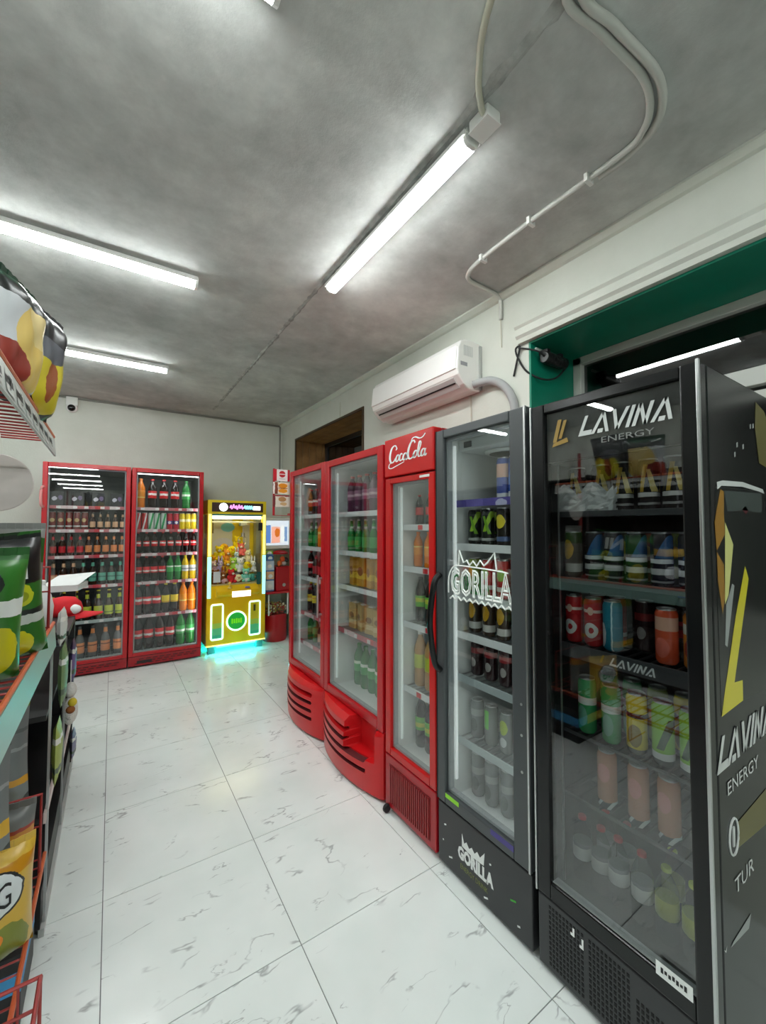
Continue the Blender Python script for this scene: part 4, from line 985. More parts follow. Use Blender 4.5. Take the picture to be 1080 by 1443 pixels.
MB().box(.06, CW - .06, .03, .06, 1.605, 1.638).build('top_light', emis('claw_top_light', (1, .95, .55, 1), 12), cl)
MB().box(.05, CW - .05, .012, .017, .80, 1.62).build('front_pane', glass('claw_glass', (.97, .98, .98, 1), 1.4), cl)
MB().box(.004, .009, .05, CD - .05, .80, 1.66).build('side_pane', PANE, cl)
MB().box(CW - .009, CW - .004, .05, CD - .05, .80, 1.66).build('side_pane', PANE, cl)
MB().box(.03, CW - .03, .03, CD - .03, .80, .815).build('toy_floor', mat('claw_floor', C(206, 196, 150), .6), cl)
gb = MB().box(.05, CW - .05, .25, .28, 1.56, 1.58).build('gantry_rail', STEEL, cl)
gc = MB().box(.44, .52, .22, .31, 1.52, 1.56).tube([(.48, .265, 1.52), (.48, .265, 1.42)], .006).cyl((.48, .265, 1.38), .025, .05, 12)
gc.build('claw_head', STEEL, cl)
for k in range(3):
    a = k * 2.09 + .5; c, s = math.cos(a), math.sin(a)
    MB().tube([(.48 + .02 * c, .265 + .02 * s, 1.385), (.48 + .06 * c, .265 + .06 * s, 1.36), (.48 + .065 * c, .265 + .065 * s, 1.31), (.48 + .03 * c, .265 + .03 * s, 1.28)], .005, 6).build('claw_prong', STEEL, cl)
MB().box(.60, .645, -.02, .0, 1.46, 1.56).build('black_speaker', DARK, cl)
MB().box(.585, .635, -.022, .0, .79, .94).build('coin_unit', mat('teal_dark', C(16, 84, 78), .4), cl)
# control ledge
MB().prism([(0, .80), (-.09, .74), (-.09, .70), (0, .66)], .10, CW - .10, 'x').build('control_ledge', YLW, cl, bevel=.006)
jo = MB().cyl((.25, -.05, .765), .022, .02, 12).tube([(.25, -.05, .775), (.25, -.05, .82)], .007).ball((.25, -.05, .83), .018); jo.build('joystick', mat('joy_gold', C(236, 206, 110), .3), cl, smooth=True)
MB().lathe([(.03, 0), (.03, .012), (.022, .016)], 16, (.46, -.05, .762)).build('push_button', mat('violet_button', C(120, 110, 190), .3), cl)
MB().box(.27, .49, -.096, -.088, .665, .735).build('prize_sign', emis('white_lit_sign', (1, 1, .95, 1), 1.2), cl)
def rrect(x0, x1, z0, z1, r, y, n=5):
    P = []
    for cx, cz, a0 in ((x1 - r, z1 - r, 0), (x0 + r, z1 - r, 90), (x0 + r, z0 + r, 180), (x1 - r, z0 + r, 270)):
        for k in range(n + 1): a = R(a0 + 90 * k / n); P.append((cx + r * math.cos(a), y, cz + r * math.sin(a)))
    return P
for x0, x1 in ((.055, .185), (.50, .63)):
    fp = MB().quad([(x, -.003, z) for x, _, z in rrect(x0, x1, .17, .58, .02, 0)])
    q = fp.build('front_panel', printed('claw_panel', C(214, 190, 30), [('band', .0, .36, C(96, 196, 140)), ('band', .30, .36, C(170, 200, 80)), ('band', .0, .22, C(60, 186, 150))], .35, .03), cl)
    MB().tube(rrect(x0, x1, .17, .58, .02, -.008), .011, 8, closed=True).build('neon_outline', NEON_W, q, smooth=True)
MB().box(.55, .575, -.006, -.002, .46, .54).build('coin_slot', mat('olive_dark', C(70, 70, 16), .4), cl)
dsc = MB().lathe([(.11, 0), (.11, .006)], 28, (.345, -.01, .365), ax='y').build('door_disc', mat('disc_green', C(30, 160, 60), .3, emit=.35, ecol=C(30, 170, 60)), cl)
MB().tube([(.345 + .112 * math.cos(a * math.pi / 16), -.012, .365 + .112 * math.sin(a * math.pi / 16)) for a in range(32)], .011, 8, closed=True).build('neon_ring', NEON_W, dsc, smooth=True)
q = MB()
for i in range(5): q.box(.285 + i * .026, .303 + i * .026, -.013, -.010, .335 + .004 * (i % 2), .395 - .005 * (i % 2))
q.build('disc_lettering', mat('disc_lime', C(120, 210, 20), .4, emit=.4, ecol=C(120, 210, 20)), dsc)
# a white notice on the glass (its code is left out)
MB().box(.075, .155, .008, .0118, .84, .97).build('glass_notice', mat('notice_white', C(206, 206, 204), .5), cl)
# --- plush toys inside
PL = {}
def plush(kind, cname, rgb):
    key = (kind, cname)
    if key in PL: return PL[key]
    m = noisy('plush_' + cname, C(*rgb), C(*[min(255, int(v * 1.12) + 6) for v in rgb]), 40, .95, .5, 120)
    w2_ = mat('plush_muzzle', C(238, 230, 214), .95); e = mat('plush_eye', C(12, 12, 12), .2)
    P = []
    def part(n, mb, mm): me = mb.mesh(n, True); me.materials.append(mm); P.append((n, me))
    if kind == 'bear':
        b = MB().ball((0, 0, .05), .045, .04, .05).ball((-.045, -.01, .07), .018, .018, .03).ball((.045, -.01, .07), .018, .018, .03).ball((-.03, -.035, .018), .02, .03, .018).ball((.03, -.035, .018), .02, .03, .018)
        part('body', b, m); part('head', MB().ball((0, -.005, .125), .042, .038, .038), m)
        part('muzzle', MB().ball((0, -.04, .115), .018, .014, .014), w2_)
        for s in (-1, 1): part('ear', MB().ball((s * .032, 0, .158), .015, .01, .015), m)
    elif kind == 'bunny':
        b = MB().ball((0, 0, .045), .04, .038, .045).ball((-.03, -.035, .015), .016, .028, .015).ball((.03, -.035, .015), .016, .028, .015)
        part('body', b, m); part('head', MB().ball((0, -.005, .11), .036, .034, .034), m); part('muzzle', MB().ball((0, -.036, .10), .014, .01, .011), w2_)
        for s in (-1, 1): part('ear', MB().ball((s * .018, .005, .17), .011, .008, .04), m)
    else:   # round chick
        part('body', MB().ball((0, 0, .055), .055, .052, .055), m)
        part('beak', MB().lathe([(.014, 0), (.0, .025)], 8, (0, -.05, .06), ax='y'), mat('beak_orange', C(230, 120, 30), .7))
        for s in (-1, 1): part('wing', MB().ball((s * .052, 0, .05), .012, .028, .028), m)
    for s in (-1, 1):
        z = {'bear': .135, 'bunny': .118, 'chick': .075}[kind]; yy = {'bear': -.038, 'bunny': -.034, 'chick': -.046}[kind]
        part('eye', MB().ball((s * .015, yy, z), .005, n=8, k=5), e)
    PL[key] = P
    return P
COLS = {'yellow': (240, 206, 20), 'golden': (222, 170, 30), 'white': (232, 234, 232), 'pale_pink': (236, 196, 200), 'brown': (136, 78, 30), 'red': (206, 40, 44), 'lime': (170, 214, 80), 'pale_blue': (176, 206, 226), 'mint': (120, 200, 180), 'orange': (236, 150, 50), 'lilac': (196, 180, 220), 'teal': (60, 140, 130), 'cream': (236, 220, 180), 'coral': (236, 110, 100)}
toys = [  # kind, colour, x, y, z, rz, scale, label
 ('bear', 'brown', .12, .12, .815, .2, 1, 'brown plush bear behind the white notice on the claw machine glass'),
 ('bunny', 'brown', .21, .10, .815, -.3, 1, 'brown plush bunny at the front glass, lower left'),
 ('bear', 'red', .30, .10, .815, .4, 1, 'red plush bear at the front glass, bottom centre'),
 ('chick', 'cream', .39, .11, .815, 0, .9, 'cream round chick toy at the bottom centre of the claw machine'),
 ('bear', 'mint', .48, .10, .815, -.2, 1, 'mint green plush bear at the bottom right of the pile'),
 ('chick', 'teal', .57, .11, .815, .5, .9, 'teal round chick toy in the bottom right corner'),
 ('bear', 'pale_pink', .11, .22, .92, .3, 1, 'pale pink plush bear in the middle left of the pile'),
 ('bunny', 'lilac', .19, .20, .94, -.2, 1, 'lilac plush bunny near the left glass'),
 ('bear', 'golden', .27, .20, .92, .1, 1, 'golden plush bear amid the brown toys'),
 ('bear', 'lime', .35, .20, .95, -.4, 1, 'lime green plush bear in the pile centre'),
 ('bear', 'white', .43, .19, .93, .2, 1.1, 'large white plush bear right of pile centre'),
 ('chick', 'yellow', .52, .20, .95, .2, 1, 'yellow round chick toy on the right of the pile'),
 ('bunny', 'white', .60, .21, .92, -.3, 1, 'white plush bunny against the right glass'),
 ('chick', 'golden', .12, .32, 1.05, .2, 1, 'golden round chick toy high on the left'),
 ('bear', 'yellow', .20, .31, 1.08, -.1, 1.1, 'yellow plush bear high in the pile, left'),
 ('bear', 'orange', .29, .30, 1.05, .3, 1, 'orange plush bear high in the pile'),
 ('chick', 'yellow', .36, .33, 1.14, 0, 1.1, 'big yellow round chick toy at the pile top'),
 ('bunny', 'pale_blue', .41, .29, 1.04, .2, 1, 'pale blue plush bunny under the claw'),
 ('bear', 'coral', .47, .31, 1.13, -.2, 1, 'coral plush bear at the pile top, right'),
 ('bear', 'cream', .55, .30, 1.04, .3, 1, 'cream plush bear high on the right'),
 ('chick', 'golden', .28, .42, 1.18, .4, 1, 'golden round chick toy at the back of the pile top'),
 ('bear', 'yellow', .46, .43, 1.2, .1, 1.1, 'yellow plush bear at the back, right of the pile top'),
]
for kd, cn, x, y, z, rz, s, lb in toys:
    t = place(plush(kd, cn, COLS[cn]), 'plush_toy', lb, 'toy', 'plush toys in the claw machine', .945 + x, 5.2 + y, z, rz); t.scale = (s,) * 3
# bed of toys that nobody can count, filling the heap underneath
random.seed(11); bed = MB()
for k in range(70):
    x = random.uniform(.08, .62); y = random.uniform(.08, .54); zt = .84 + max(0, (y - .12)) * .75
    bed.ball((x, y, random.uniform(.84, zt)), .045, .045, .04, 8, 6, k % 5)
tag(bed.build('toy_filling', [mat('fill_white', C(220, 222, 224), .9), mat('fill_brown', C(130, 80, 40), .9), mat('fill_yellow', C(220, 180, 40), .9), mat('fill_pink', C(226, 180, 186), .9), mat('fill_green', C(120, 190, 120), .9)], None, True, loc=(.945, 5.2, 0)),
    'heap of mixed soft toys filling the claw machine floor', 'toys', kind='stuff')

# ------------------------------------------------------------------ corner: candy vending unit, lightbox
vm = tag(empty('candy_machine', (1.68, 5.28, 0)), 'red candy vending machine with clear hoppers in the back corner', 'vending machine')
CRED = mat('candy_red', C(176, 12, 26), .3)
MB().lathe([(.15, 0), (.16, .02), (.16, .33), (.15, .35)], 20, (.17, .17, 0)).build('base', CRED, vm, smooth=True, auto=40)
CLEARP = glass('clear_hopper', (.96, .97, .97, 1), 1.4)
MB().box(.03, .31, .03, .31, .35, .63).build('lower_hopper', CLEARP, vm, bevel=.01)
for x in (.035, .29): MB().box(x, x + .015, .022, .03, .35, .63).build('hopper_post', WHITE, vm)
MB().box(.0, .34, .0, .34, .63, .66).build('divider', CRED, vm, bevel=.004)
MB().box(.14, .34, .02, .32, .66, .98).build('coin_head', CRED, vm, bevel=.012)
MB().lathe([(.02, 0), (.024, .012), (.01, .02)], 12, (.24, -.002, .74), ax='y').build('coin_knob', STEEL, vm)
MB().box(.15, .33, .03, .31, .98, 1.14).build('upper_hopper', CLEARP, vm, bevel=.01)
MB().lathe([(.11, 0), (.11, .02), (.06, .045), (.0, .05)], 16, (.24, .17, 1.14)).build('lid', CRED, vm, smooth=True, auto=40)
random.seed(2); cd2 = MB()
for k in range(240):
    cd2.ball((random.uniform(.05, .29), random.uniform(.05, .29), .365 + .12 * random.random()), .014, n=6, k=4, mi=k % 4)
tag(cd2.build('candy', [mat('candy_y', C(220, 190, 80), .4), mat('candy_b', C(150, 110, 50), .4), mat('candy_r', C(190, 60, 50), .4), mat('candy_w', C(230, 220, 190), .4)], vm, True), kind='stuff')
for k, (x, z, m) in enumerate(((.2, 1.02, C(230, 110, 40)), (.27, 1.02, C(226, 226, 222)), (.24, 1.075, C(226, 90, 30)), (.3, 1.06, C(30, 30, 30)))):
    t = tag(MB().ball((0, 0, 0), .036, n=10, k=8).build('capsule', mat('capsule_%d' % k, m, .3), None, True, loc=(1.68 + x, 5.28 + .08 + .03 * (k % 2), z)), ['orange capsule low in the upper hopper, left one', 'white capsule low in the upper hopper', 'dark orange capsule on top in the upper hopper', 'black capsule at the right of the upper hopper'][k], 'capsule', 'capsules in the vending machine')
bx = [((.01, .12, .66, .80), C(222, 226, 230), 'pale carton of toys standing left of the red coin head, lowest'), ((.02, .12, .80, .92), C(236, 190, 150), 'peach toy packet stacked left of the red coin head'), ((.0, .12, .92, 1.06), C(206, 220, 236), 'pale blue toy packet stacked in the middle, back corner'), ((.02, .11, 1.06, 1.13), C(60, 110, 180), 'small blue toy packet near the stack top, back corner'), ((.01, .10, 1.13, 1.19), C(150, 200, 60), 'small lime toy packet on top of the stack, back corner')]
for (x0, x1, z0, z1), c, lb in bx:
    q = MB().box(x0, x1, .05, .2, z0, z1 - .001)
    tag(q.build('toy_packet', printed('packet_' + str(int(z0 * 100)), c, [('disc', (x0 + x1) / 2, (z0 + z1) / 2, .03, .025, C(240, 240, 240)), ('band', z0, z0 + .02, C(90, 130, 190))], .4, .01), loc=(1.68, 5.28, 0), bevel=.004), lb, 'packet', 'toy packets by the candy machine')
lbx = tag(empty('lightbox', (1.69, 5.43, 1.21)), 'white illuminated picture box above the candy machine in the back corner', 'lightbox')
MB().box(0, .36, 0, .06, 0, .42).build('case', WHITE, lbx, bevel=.008)
MB().box(.02, .34, -.003, 0, .05, .38).build('screen', printed('lightbox_picture', C(214, 224, 236), [('box', .02, .09, .08, .32, C(90, 130, 200)), ('box', .10, .22, .08, .30, C(236, 170, 150)), ('disc', .18, .22, .035, .06, C(206, 110, 40)), ('box', .23, .27, .08, .32, C(236, 240, 240)), ('box', .28, .32, .1, .3, C(120, 150, 190))], .3, .02), lbx)
MATS['lightbox_picture'].node_tree.nodes['Principled BSDF'].inputs['Emission Strength'].default_value = .8
g_ = MATS['lightbox_picture'].node_tree; pb = g_.nodes['Principled BSDF']; g_.links.new(pb.inputs['Base Color'].links[0].from_socket, pb.inputs['Emission Color'])
MB().box(.02, .05, .05, .25, .02, .05).box(.02, .05, .22, .25, -1.21, .02).build('stand_leg', STEEL, lbx)

# flag signs standing out from the far bulged fridge
sg = tag(empty('flag_sign', (1.13, 3.40, 0)), 'stack of small red and burger picture signs beside the far bulged fridge', 'sign')
MB().box(.0, .018, .0, .006, 1.60, 2.0).box(.0, .14, .0, .004, 1.60, 1.604).box(.13, .145, -.066, .004, 1.60, 1.62).build('backing_strip', CRED, sg)
def board(z0, z1, m): return MB().box(.0, .145, -.006, -.001, z0, z1).build('board', m, sg)
board(1.895, 1.995, printed('board_disc', C(240, 232, 230), [('vband', -.1, .03, C(190, 14, 36)), ('vband', .125, .2, C(190, 14, 36)), ('disc', .078, 1.955, .028, .028, C(186, 20, 30)), ('box', .05, .106, 1.951, 1.958, C(236, 226, 224)), ('box', .05, .106, 1.912, 1.917, C(190, 180, 180))], .4))
board(1.785, 1.885, printed('board_burger', C(240, 226, 206), [('vband', -.1, .04, C(130, 60, 40)), ('vband', .0, .014, C(240, 236, 230)), ('disc', .085, 1.855, .04, .02, C(226, 140, 20)), ('box', .045, .125, 1.83, 1.838, C(176, 96, 20)), ('disc', .085, 1.812, .04, .018, C(230, 150, 30))], .4, .01))
board(1.675, 1.775, printed('board_pastry', C(226, 216, 200), [('vband', -.1, .02, C(110, 24, 30)), ('disc', .08, 1.74, .035, .02, C(176, 130, 80)), ('disc', .09, 1.70, .03, .015, C(206, 170, 120)), ('band', 1.765, 1.78, C(150, 20, 30))], .4, .012))

# ------------------------------------------------------------------ snack rack at the left
WIRE = mat('red_wire', C(150, 34, 30), .4)
rk = tag(empty('snack_rack', (0, 0, 0)), 'red wire snack rack at the left photo edge holding crisp bags', 'rack')
XF, XB = -.18, -.62
for y in (.75, 1.88):
    MB().tube([(XB, y, 0), (XB, y, 2.1)], .012, 8).build('post', WIRE, rk)
RAILP = printed('price_rail_print', C(176, 190, 186), [('box', -1, 1, -.05, .05, C(176, 190, 186))], .35, .01)
def shelf_r(z, y0, y1, rail, rh=.05):
    b = MB(); n = int((y1 - y0) / .045)
    for i in range(n + 1):
        y = y0 + (y1 - y0) * i / n; b.tube([(XB, y, z - .004), (XF, y, z - .004)], .003, 5)
    for x in (XB, -.4, XF): b.tube([(x, y0, z - .008), (x, y1, z - .008)], .005, 6)
    s = b.build('wire_shelf', WIRE, rk)
    MB().tube([(XF + .004, y0, z + .012), (XF + .004, y1, z + .012)], .006, 8).build('front_rod', mat('orange_rod', C(196, 92, 56), .35), s)
    if rail:
        MB().prism([(XF + .002, z + .004), (XF + .008, z + .004), (XF + .014, z - rh), (XF + .008, z - rh)], y0, y1, 'y').build('price_rail', rail, s)
    return s
s_top = shelf_r(1.80, .7, 1.80, mat('rail_pale', C(196, 200, 196), .4), .055)
for i in range(9):
    y = .86 + i * .105
    q = MB().quad([(XF + .0095, y, 1.795), (XF + .0095, y - .07, 1.795), (XF + .0148, y - .07, 1.752), (XF + .0148, y, 1.752)]); q.build('price_tag', printed('digit_tag', C(214, 216, 212), [('disc', XF + .0118, 1.775, .0012, .012, C(40, 40, 40))], .5), s_top)
    d = MB(); text_mb(d, ['63', '12', '7', '45', '65', '20', '63', '65', '15'][i], .04, 0, 0, 0, height=.028, width=.034)
    e = MB(); e.v = [(XF + .0155 - (zz) * .13, y - .05 + xx, 1.758 + zz) for xx, yy, zz in d.v]; e.f = d.f; e.m = d.m; e.build('tag_digits', mat('digit_ink', C(40, 40, 42), .5), s_top)
s_mid = shelf_r(1.13, .7, 1.98, mat('rail_teal', C(150, 188, 182), .35), .075)
s_low = shelf_r(.33, .7, 1.92, None)
def guard(y, z0, z1, x1=-.42):
    b = MB().tube([(XF, y, z0), (XF, y, z1), (x1, y, z1)], .005, 6).tube([(XF, y, (z0 + z1) / 2 + .03), (x1, y, (z0 + z1) / 2 + .03)], .003, 5)
    b.build('end_guard', WIRE, rk)
guard(1.86, 1.13, 1.36); guard(1.82, .33, .60)
MB().tube([(-.12, 1.3, .20), (-.12, 1.3, .43), (-.33, 1.3, .43)], .005, 6).tube([(-.12, 1.3, .36), (-.33, 1.3, .36)], .004, 6).tube([(-.12, 1.3, .43), (-.12, .7, .43)], .005, 6).tube([(-.12, 1.3, .20), (-.33, 1.3, .20)], .004, 6).tube([(-.16, 1.3, .43), (-.16, 1.3, .2)], .003, 5).build('low_basket', WIRE, rk)
# crisp bags
def bag(name, w, h, t, m, label, loc, rot=(0, 0, 0), seal=None):
    b = MB(); nx, nz = 14, 18
    for sgn in (-1, 1):
        b0 = len(b.v)
        for j in range(nz + 1):
            for i in range(nx + 1):
                u, v = 2 * i / nx - 1, j / nz
                bul = max(0, (1 - u ** 4)) ** .6 * max(0, (1 - (2 * v - 1) ** 6)) ** .7
                wr = 1 + .06 * math.sin(9 * u + 5 * v) + .05 * math.sin(14 * v - 6 * u)
                b.v.append((u * w / 2 * (1 - .06 * math.sin(math.pi * v)), sgn * t / 2 * bul * wr, v * h))
        for j in range(nz):
            for i in range(nx):
                a = b0 + j * (nx + 1) + i; b.f.append((a, a + 1, a + nx + 2, a + nx + 1) if sgn < 0 else (a, a + nx + 1, a + nx + 2, a + 1)); b.m.append(0)
    t0 = tag(empty(name, loc), label, 'snack bag', 'snack bags on the red rack'); t0.rotation_euler = rot
    b.build('pouch', m, t0, True)
    s = MB()
    for k in range(16):
        x = -w / 2 + k * w / 16; s.box(x, x + w / 16, -.0015 + .002 * (k % 2), .0015 + .002 * (k % 2), h - .003, h + .018)
    s.build('top_seal', seal or m, t0)
    return t0
FOIL = lambda n, base, sh: printed(n, base, sh, .28, .012)
GB = (178, 182, 182)
B_top1 = FOIL('bag_chips_white', C(206, 210, 214), [('disc', .03, .10, .08, .10, C(226, 196, 110)), ('disc', .05, .17, .06, .06, C(236, 214, 150)), ('disc', -.06, .04, .07, .05, C(150, 60, 50)), ('band', .185, .212, C(30, 34, 32)), ('band', .212, .33, C(24, 60, 40))])
B_top2 = FOIL('bag_black_yellow', C(34, 34, 36), [('disc', .03, .09, .07, .085, C(206, 190, 50)), ('disc', .02, .09, .02, .06, C(150, 80, 40)), ('disc', .0, .17, .06, .03, C(90, 92, 100)), ('band', .25, .3, C(40, 42, 44))])
B_green = FOIL('bag_green_lime', C(50, 112, 40), [('disc', .03, .08, .05, .06, C(206, 196, 30)), ('band', .16, .2, C(226, 230, 226)), ('disc', -.02, .24, .06, .04, C(26, 28, 30)), ('band', .29, .33, C(38, 90, 40))])
B_greylid = FOIL('bag_silver_greentop', C(126, 128, 126), [('band', .25, .33, C(34, 84, 34)), ('band', .10, .12, C(150, 152, 150)), ('band', .18, .19, C(100, 102, 100))])
B_grey = FOIL('bag_silver_olive', C(116, 120, 120), [('band', .27, .31, C(120, 128, 30)), ('band', .05, .07, C(206, 150, 40)), ('band', .15, .16, C(150, 154, 154)), ('band', .2, .21, C(94, 98, 98))])
B_yel = FOIL('bag_yellow_round', C(206, 168, 60), [('band', .23, .26, C(190, 130, 20)), ('disc', 0, .19, .066, .06, C(24, 26, 30)), ('disc', 0, .19, .06, .054, C(214, 220, 222)), ('disc', .03, .05, .05, .06, C(120, 128, 40)), ('disc', -.03, .08, .05, .03, C(226, 130, 30))])
HALF = R(90)
def bg(*a, **k): return bag('snack_bag', *a, **k)
# top shelf: bags face the aisle (+x)
bg(.20, .235, .09, B_top1, 'pale crisp bag with yellow crisp picture on the top shelf', (-.21, 1.20, 1.806), (R(4), R(0), R(74)))
bg(.18, .28, .10, B_top2, 'black crisp bag with yellow picture at the end of the top shelf', (-.205, 1.40, 1.806), (R(2), R(8), R(60)))
bg(.22, .30, .10, B_top2, 'black crisp bag behind on the top shelf', (-.36, 1.45, 1.806), (0, 0, R(80)))
# middle shelf
bag_g2 = bg(.22, .33, .09, FOIL('bag_green_dark', C(44, 104, 36), [('disc', .03, .045, .035, .038, C(212, 204, 30)), ('slant', -.3, .9, .05, .0, .4, C(30, 60, 30)), ('disc', .03, .18, .04, .032, C(196, 200, 40)), ('disc', .036, .178, .022, .018, C(150, 160, 30)), ('band', .10, .125, C(190, 196, 190)), ('band', .125, .14, C(30, 34, 34)), ('band', .21, .34, C(26, 28, 28))]), 'green crisp bag with yellow discs and white letters on the middle shelf', (-.245, 1.50, 1.136), (R(4), R(-6), R(28)))
nl = MB(); text_mb(nl, 'NI', .1, -.075, .225, -.050, width=.13, height=.075, bold=.004)
nl.build('lettering', PRINTW, bag_g2)
bg(.20, .30, .08, B_green, 'green crisp bag with white band nearest on the middle shelf', (-.27, 1.30, 1.136), (R(6), 0, R(30)))
bg(.17, .36, .07, FOIL('bag_silver_greentop', C(120, 122, 120), [('band', .30, .40, C(34, 84, 34)), ('band', .10, .12, C(146, 148, 146)), ('band', .20, .21, C(98, 100, 98))]), 'silver backed bag with green top behind the green bags', (-.265, 1.72, 1.136), (0, 0, R(4)))
bg(.17, .24, .07, FOIL('bag_plain_silver', C(132, 134, 132), [('band', .08, .1, C(160, 160, 158))]), 'plain silver bag at the far end of the middle shelf', (-.285, 1.81, 1.136), (0, 0, R(-3)))
bg(.20, .25, .07, FOIL('bag_navy', C(36, 38, 60), [('disc', 0, .1, .05, .04, C(220, 224, 230)), ('band', .2, .24, C(226, 180, 60))]), 'navy snack bag at the near end of the middle shelf', (-.30, 1.14, 1.136), (R(10), 0, R(35)))
# hanging tier between the shelves
bg(.22, .34, .06, B_grey, 'silver bag with olive top band hanging below the middle shelf', (-.30, 1.62, .70), (0, 0, R(3)))
bg(.22, .34, .06, FOIL('bag_silver_gold', C(112, 116, 116), [('band', .04, .08, C(206, 160, 40)), ('band', .16, .17, C(150, 150, 150)), ('band', .26, .27, C(86, 90, 90)), ('band', .3, .34, C(110, 120, 40))]), 'silver bag with gold bottom band hanging below the middle shelf, nearer', (-.31, 1.42, .68), (0, 0, R(5)))
# low shelf
yb = bg(.20, .28, .09, B_yel, 'yellow snack bag with white roundel on the low shelf', (-.255, 1.52, .336), (0, 0, R(24)))
rl = MB(); text_mb(rl, 'NG', .1, -.035, .158, -.0475, width=.07, height=.065); rl.build('lettering', DARK, yb)
bg(.22, .30, .07, FOIL('bag_silver_amber', C(120, 122, 122), [('band', .2, .24, C(196, 130, 40)), ('band', .24, .25, C(160, 60, 40))]), 'silver bag with amber band behind the yellow roundel bag', (-.29, 1.70, .336), (0, 0, R(2)))
bxk = tag(empty('snack_box', (-.37, 1.80, 0)), 'black carton with blue and yellow stripe under the snack rack', 'box')
MB().box(-.15, .17, -.13, .13, 0, .22).build('carton', mat('carton_black', C(22, 22, 24), .5), bxk, bevel=.003)
MB().box(-.1505, .1705, -.1305, .1305, .11, .17).build('stripe', printed('stripe_blue', C(60, 150, 206), [('vband', -.2, .06, C(206, 180, 50))], .5), bxk)
# round wobbler below the top shelf
wb = tag(empty('shelf_wobbler', (-.303, 1.72, 1.64)), 'grey round wobbler disc hanging under the top shelf', 'sign')
DISC = noisy('wobbler_grey', C(200, 192, 188), C(214, 206, 202), 9, .55)
MB().lathe([(.088, 0), (.09, .002), (.088, .004)], 36, (0, 0, 0), ax='y').build('disc', DISC, wb)
MB().box(-.006, .006, .0, .003, .08, .152).build('strip', WHITE, wb)

# ------------------------------------------------------------------ black gondola beyond the rack
GBL = mat('gondola_black', C(18, 18, 20), .45)
gd = tag(empty('gondola', (0, 0, 0)), 'black shelf gondola beyond the snack rack hung with small toys', 'shelf')
MB().box(-.62, -.19, 1.99, 3.32, .03, .16).build('plinth', GBL, gd)
MB().box(-.195, -.178, 1.99, 3.33, .0, .03).build('floor_strip', mat('strip_grey', C(186, 188, 186), .4), gd)
MB().box(-.62, -.60, 1.99, 3.32, .16, 1.30).build('back_board', GBL, gd)
MB().box(-.235, -.185, 3.27, 3.33, 0, 1.13).build('end_post', GBL, gd)
MB().box(-.60, -.24, 3.30, 3.32, .16, .95).build('end_panel', GBL, gd)
for y in (2.02, 2.62): MB().box(-.186, -.178, y, y + .012, .03, 1.05).build('upright', STEEL, gd)
PINKR = mat('rail_pinkish', C(216, 198, 194), .4)
for z, y0, y1 in ((.43, 1.99, 2.60), (.34, 2.65, 3.27), (.80, 1.99, 3.27)):
    s = MB().box(-.60, -.19, y0, y1, z - .02, z).build('shelf_board', GBL, gd)
    if z < .7: MB().box(-.19, -.182, y0, y1, z - .025, z + .012).build('shelf_rail', PINKR, s)
for k, (y, z) in enumerate(((2.3, .98), (2.75, .86), (2.95, .98))): MB().tube([(-.6, y, z), (-.2, y, z + .02)], .004, 5).build('hook', STEEL, gd)
# red cap on the post
cp = tag(empty('red_cap', (-.205, 2.76, 1.041)), 'red cap with white front patch perched on the black gondola post', 'cap')
dm = MB(); prof = [(.082, 0), (.085, .025), (.075, .06), (.05, .085), (.0, .095)]
dm.lathe(prof, 18, (0, 0, 0), sx=1, sy=1.05); dm.build('crown', noisy('cap_red', C(206, 16, 30), C(190, 12, 26), 20, .8), cp, True)
v = MB(); P = []
for i in range(13):
    a = R(-75 + i * 12.5); P.append((.078 * math.cos(a), .08 * math.sin(a), .006)); 
Q = [(x * 1.15 + .085 * math.cos(R(-75 + i * 12.5)), y * 1.1, -.004 - .012 * abs(i - 6) / 6) for i, (x, y, z) in enumerate(P)]
for i in range(12): v.quad([P[i], Q[i], Q[i + 1], P[i + 1]]); v.quad([(x, y, z - .004) for x, y, z in (P[i + 1], Q[i + 1], Q[i], P[i])])
v.build('visor', MATS['cap_red'], cp, True)
pt = MB(); 
for i in range(9):
    pass
pt.ball((.045, -.058, .03), .035, .022, .026, 14, 8); pt.build('patch', PRINTW, cp, True)
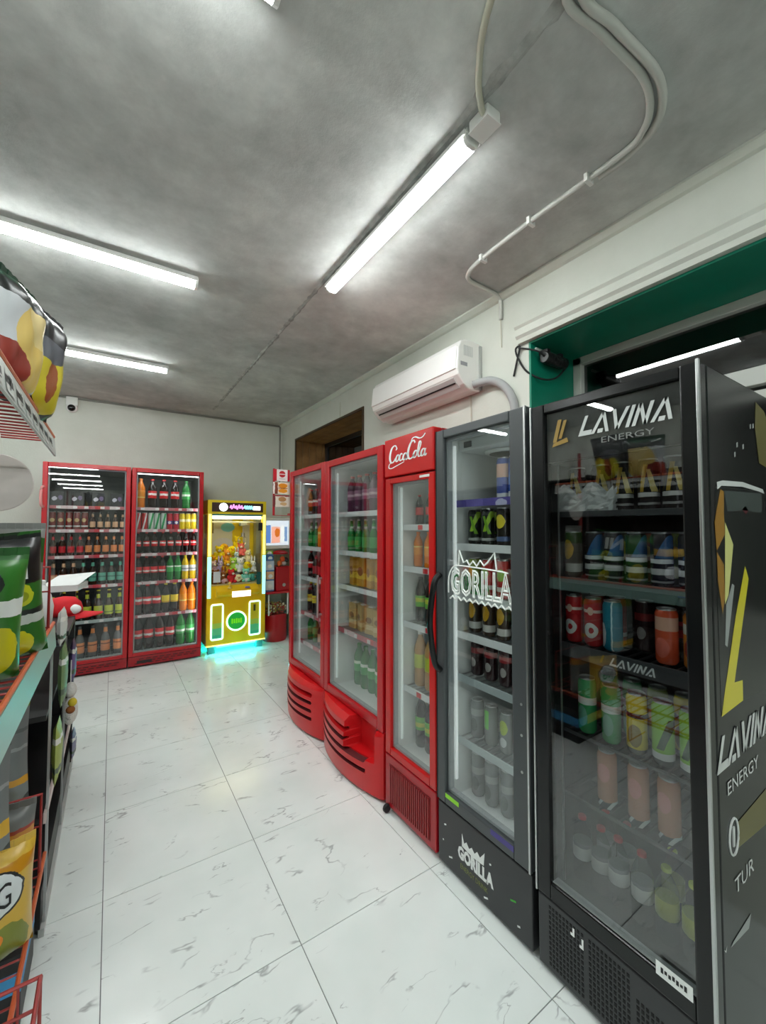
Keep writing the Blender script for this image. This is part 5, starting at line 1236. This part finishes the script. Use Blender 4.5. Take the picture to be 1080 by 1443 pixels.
# hanging toys and packets on the gondola
hw = tag(empty('hanging_plush', (-.165, 2.74, .44)), 'white plush with yellow beak hanging on the gondola side', 'toy')
wp = noisy('plush_offwhite', C(214, 212, 206), C(230, 228, 222), 40, .95, .5, 120)
MB().ball((0, 0, .10), .035, .045, .075).ball((0, 0, .205), .028, .034, .04).build('body', wp, hw, True)
MB().ball((.012, -.035, .15), .02, .014, .022).build('beak', mat('beak_yellow', C(226, 200, 50), .6), hw, True)
MB().ball((.005, -.04, .115), .02, .012, .02).build('scarf', mat('scarf_brown', C(150, 90, 40), .8), hw, True)
MB().tube([(0, 0, .24), (0, 0, .36)], .0025, 5).build('cord', WHITE, hw)
for k, (nm, c, y, z, w_, h_, lb) in enumerate((('purple_ribbon', C(110, 90, 140), 2.86, .66, .05, .22, 'violet hanging packet above the white plush on the gondola'), ('green_packet', C(110, 140, 90), 2.28, .74, .07, .25, 'grey green hanging packet near the front of the gondola'), ('olive_packet', C(160, 176, 80), 2.12, .50, .07, .22, 'pale olive packet standing on the low gondola shelf'), ('white_packet', C(206, 208, 204), 2.18, 1.02, .07, .14, 'white packet hanging above the gondola at its near end'), ('lilac_bundle', C(120, 120, 150), 3.05, .17, .06, .14, 'lilac bundle on the gondola base at the far end'))):
    q = MB(); n = 8
    for sgn in (-1, 1):
        b0 = len(q.v)
        for j in range(n + 1):
            for i in range(n + 1):
                u, v_ = 2 * i / n - 1, j / n; bu = (1 - u ** 4) * (1 - (2 * v_ - 1) ** 6)
                q.v.append((sgn * .014 * bu * (1 + .2 * math.sin(7 * u + 9 * v_)), u * w_, v_ * h_))
        for j in range(n):
            for i in range(n): a = b0 + j * (n + 1) + i; q.f.append((a, a + 1, a + n + 2, a + n + 1)); q.m.append(0)
    tag(q.build('hanging_packet', printed('pk_' + nm, c, [('band', h_ * .7, h_ * .8, C(230, 230, 224)), ('band', h_ * .2, h_ * .3, C(70, 90, 70))], .4, .02), None, True, loc=(-.165, y, z)), lb, 'packet', 'packets on the gondola')
wpaper = MB()
wpaper.prism([(-.33, 3.0), (-.16, 2.98), (-.12, 3.2), (-.30, 3.25)], 1.131, 1.165, 'z')
wpaper.quad([(-.33, 3.0, 1.166), (-.16, 2.98, 1.166), (-.08, 3.22, 1.215), (-.27, 3.27, 1.20)])
tag(wpaper.build('leaflet_stack', mat('paper_white', C(222, 224, 222), .6)), 'white leaflet stack lying behind the red cap', 'leaflets')
MB().box(-.60, -.15, 2.3, 2.95, 1.02, 1.04).build('top_board', GBL, gd)
MB().box(-.60, -.24, 2.98, 3.27, 1.11, 1.13).build('top_board', GBL, gd)
wbt = MB(); wbt.lathe([(.03, 0), (.04, .02), (.045, .10), (.035, .15), (.02, .18), (.012, .20)], 12)
bt = tag(empty('white_pouch', (-.26, 2.42, 1.041)), 'small white pouch standing on the gondola behind the wire guard', 'pouch')
wbt.build('pouch_body', mat('pouch_white', C(214, 216, 214), .4), bt, True)
MB().lathe([(.014, .20), (.014, .215), (.008, .22)], 10).build('nozzle', WHITE, bt)
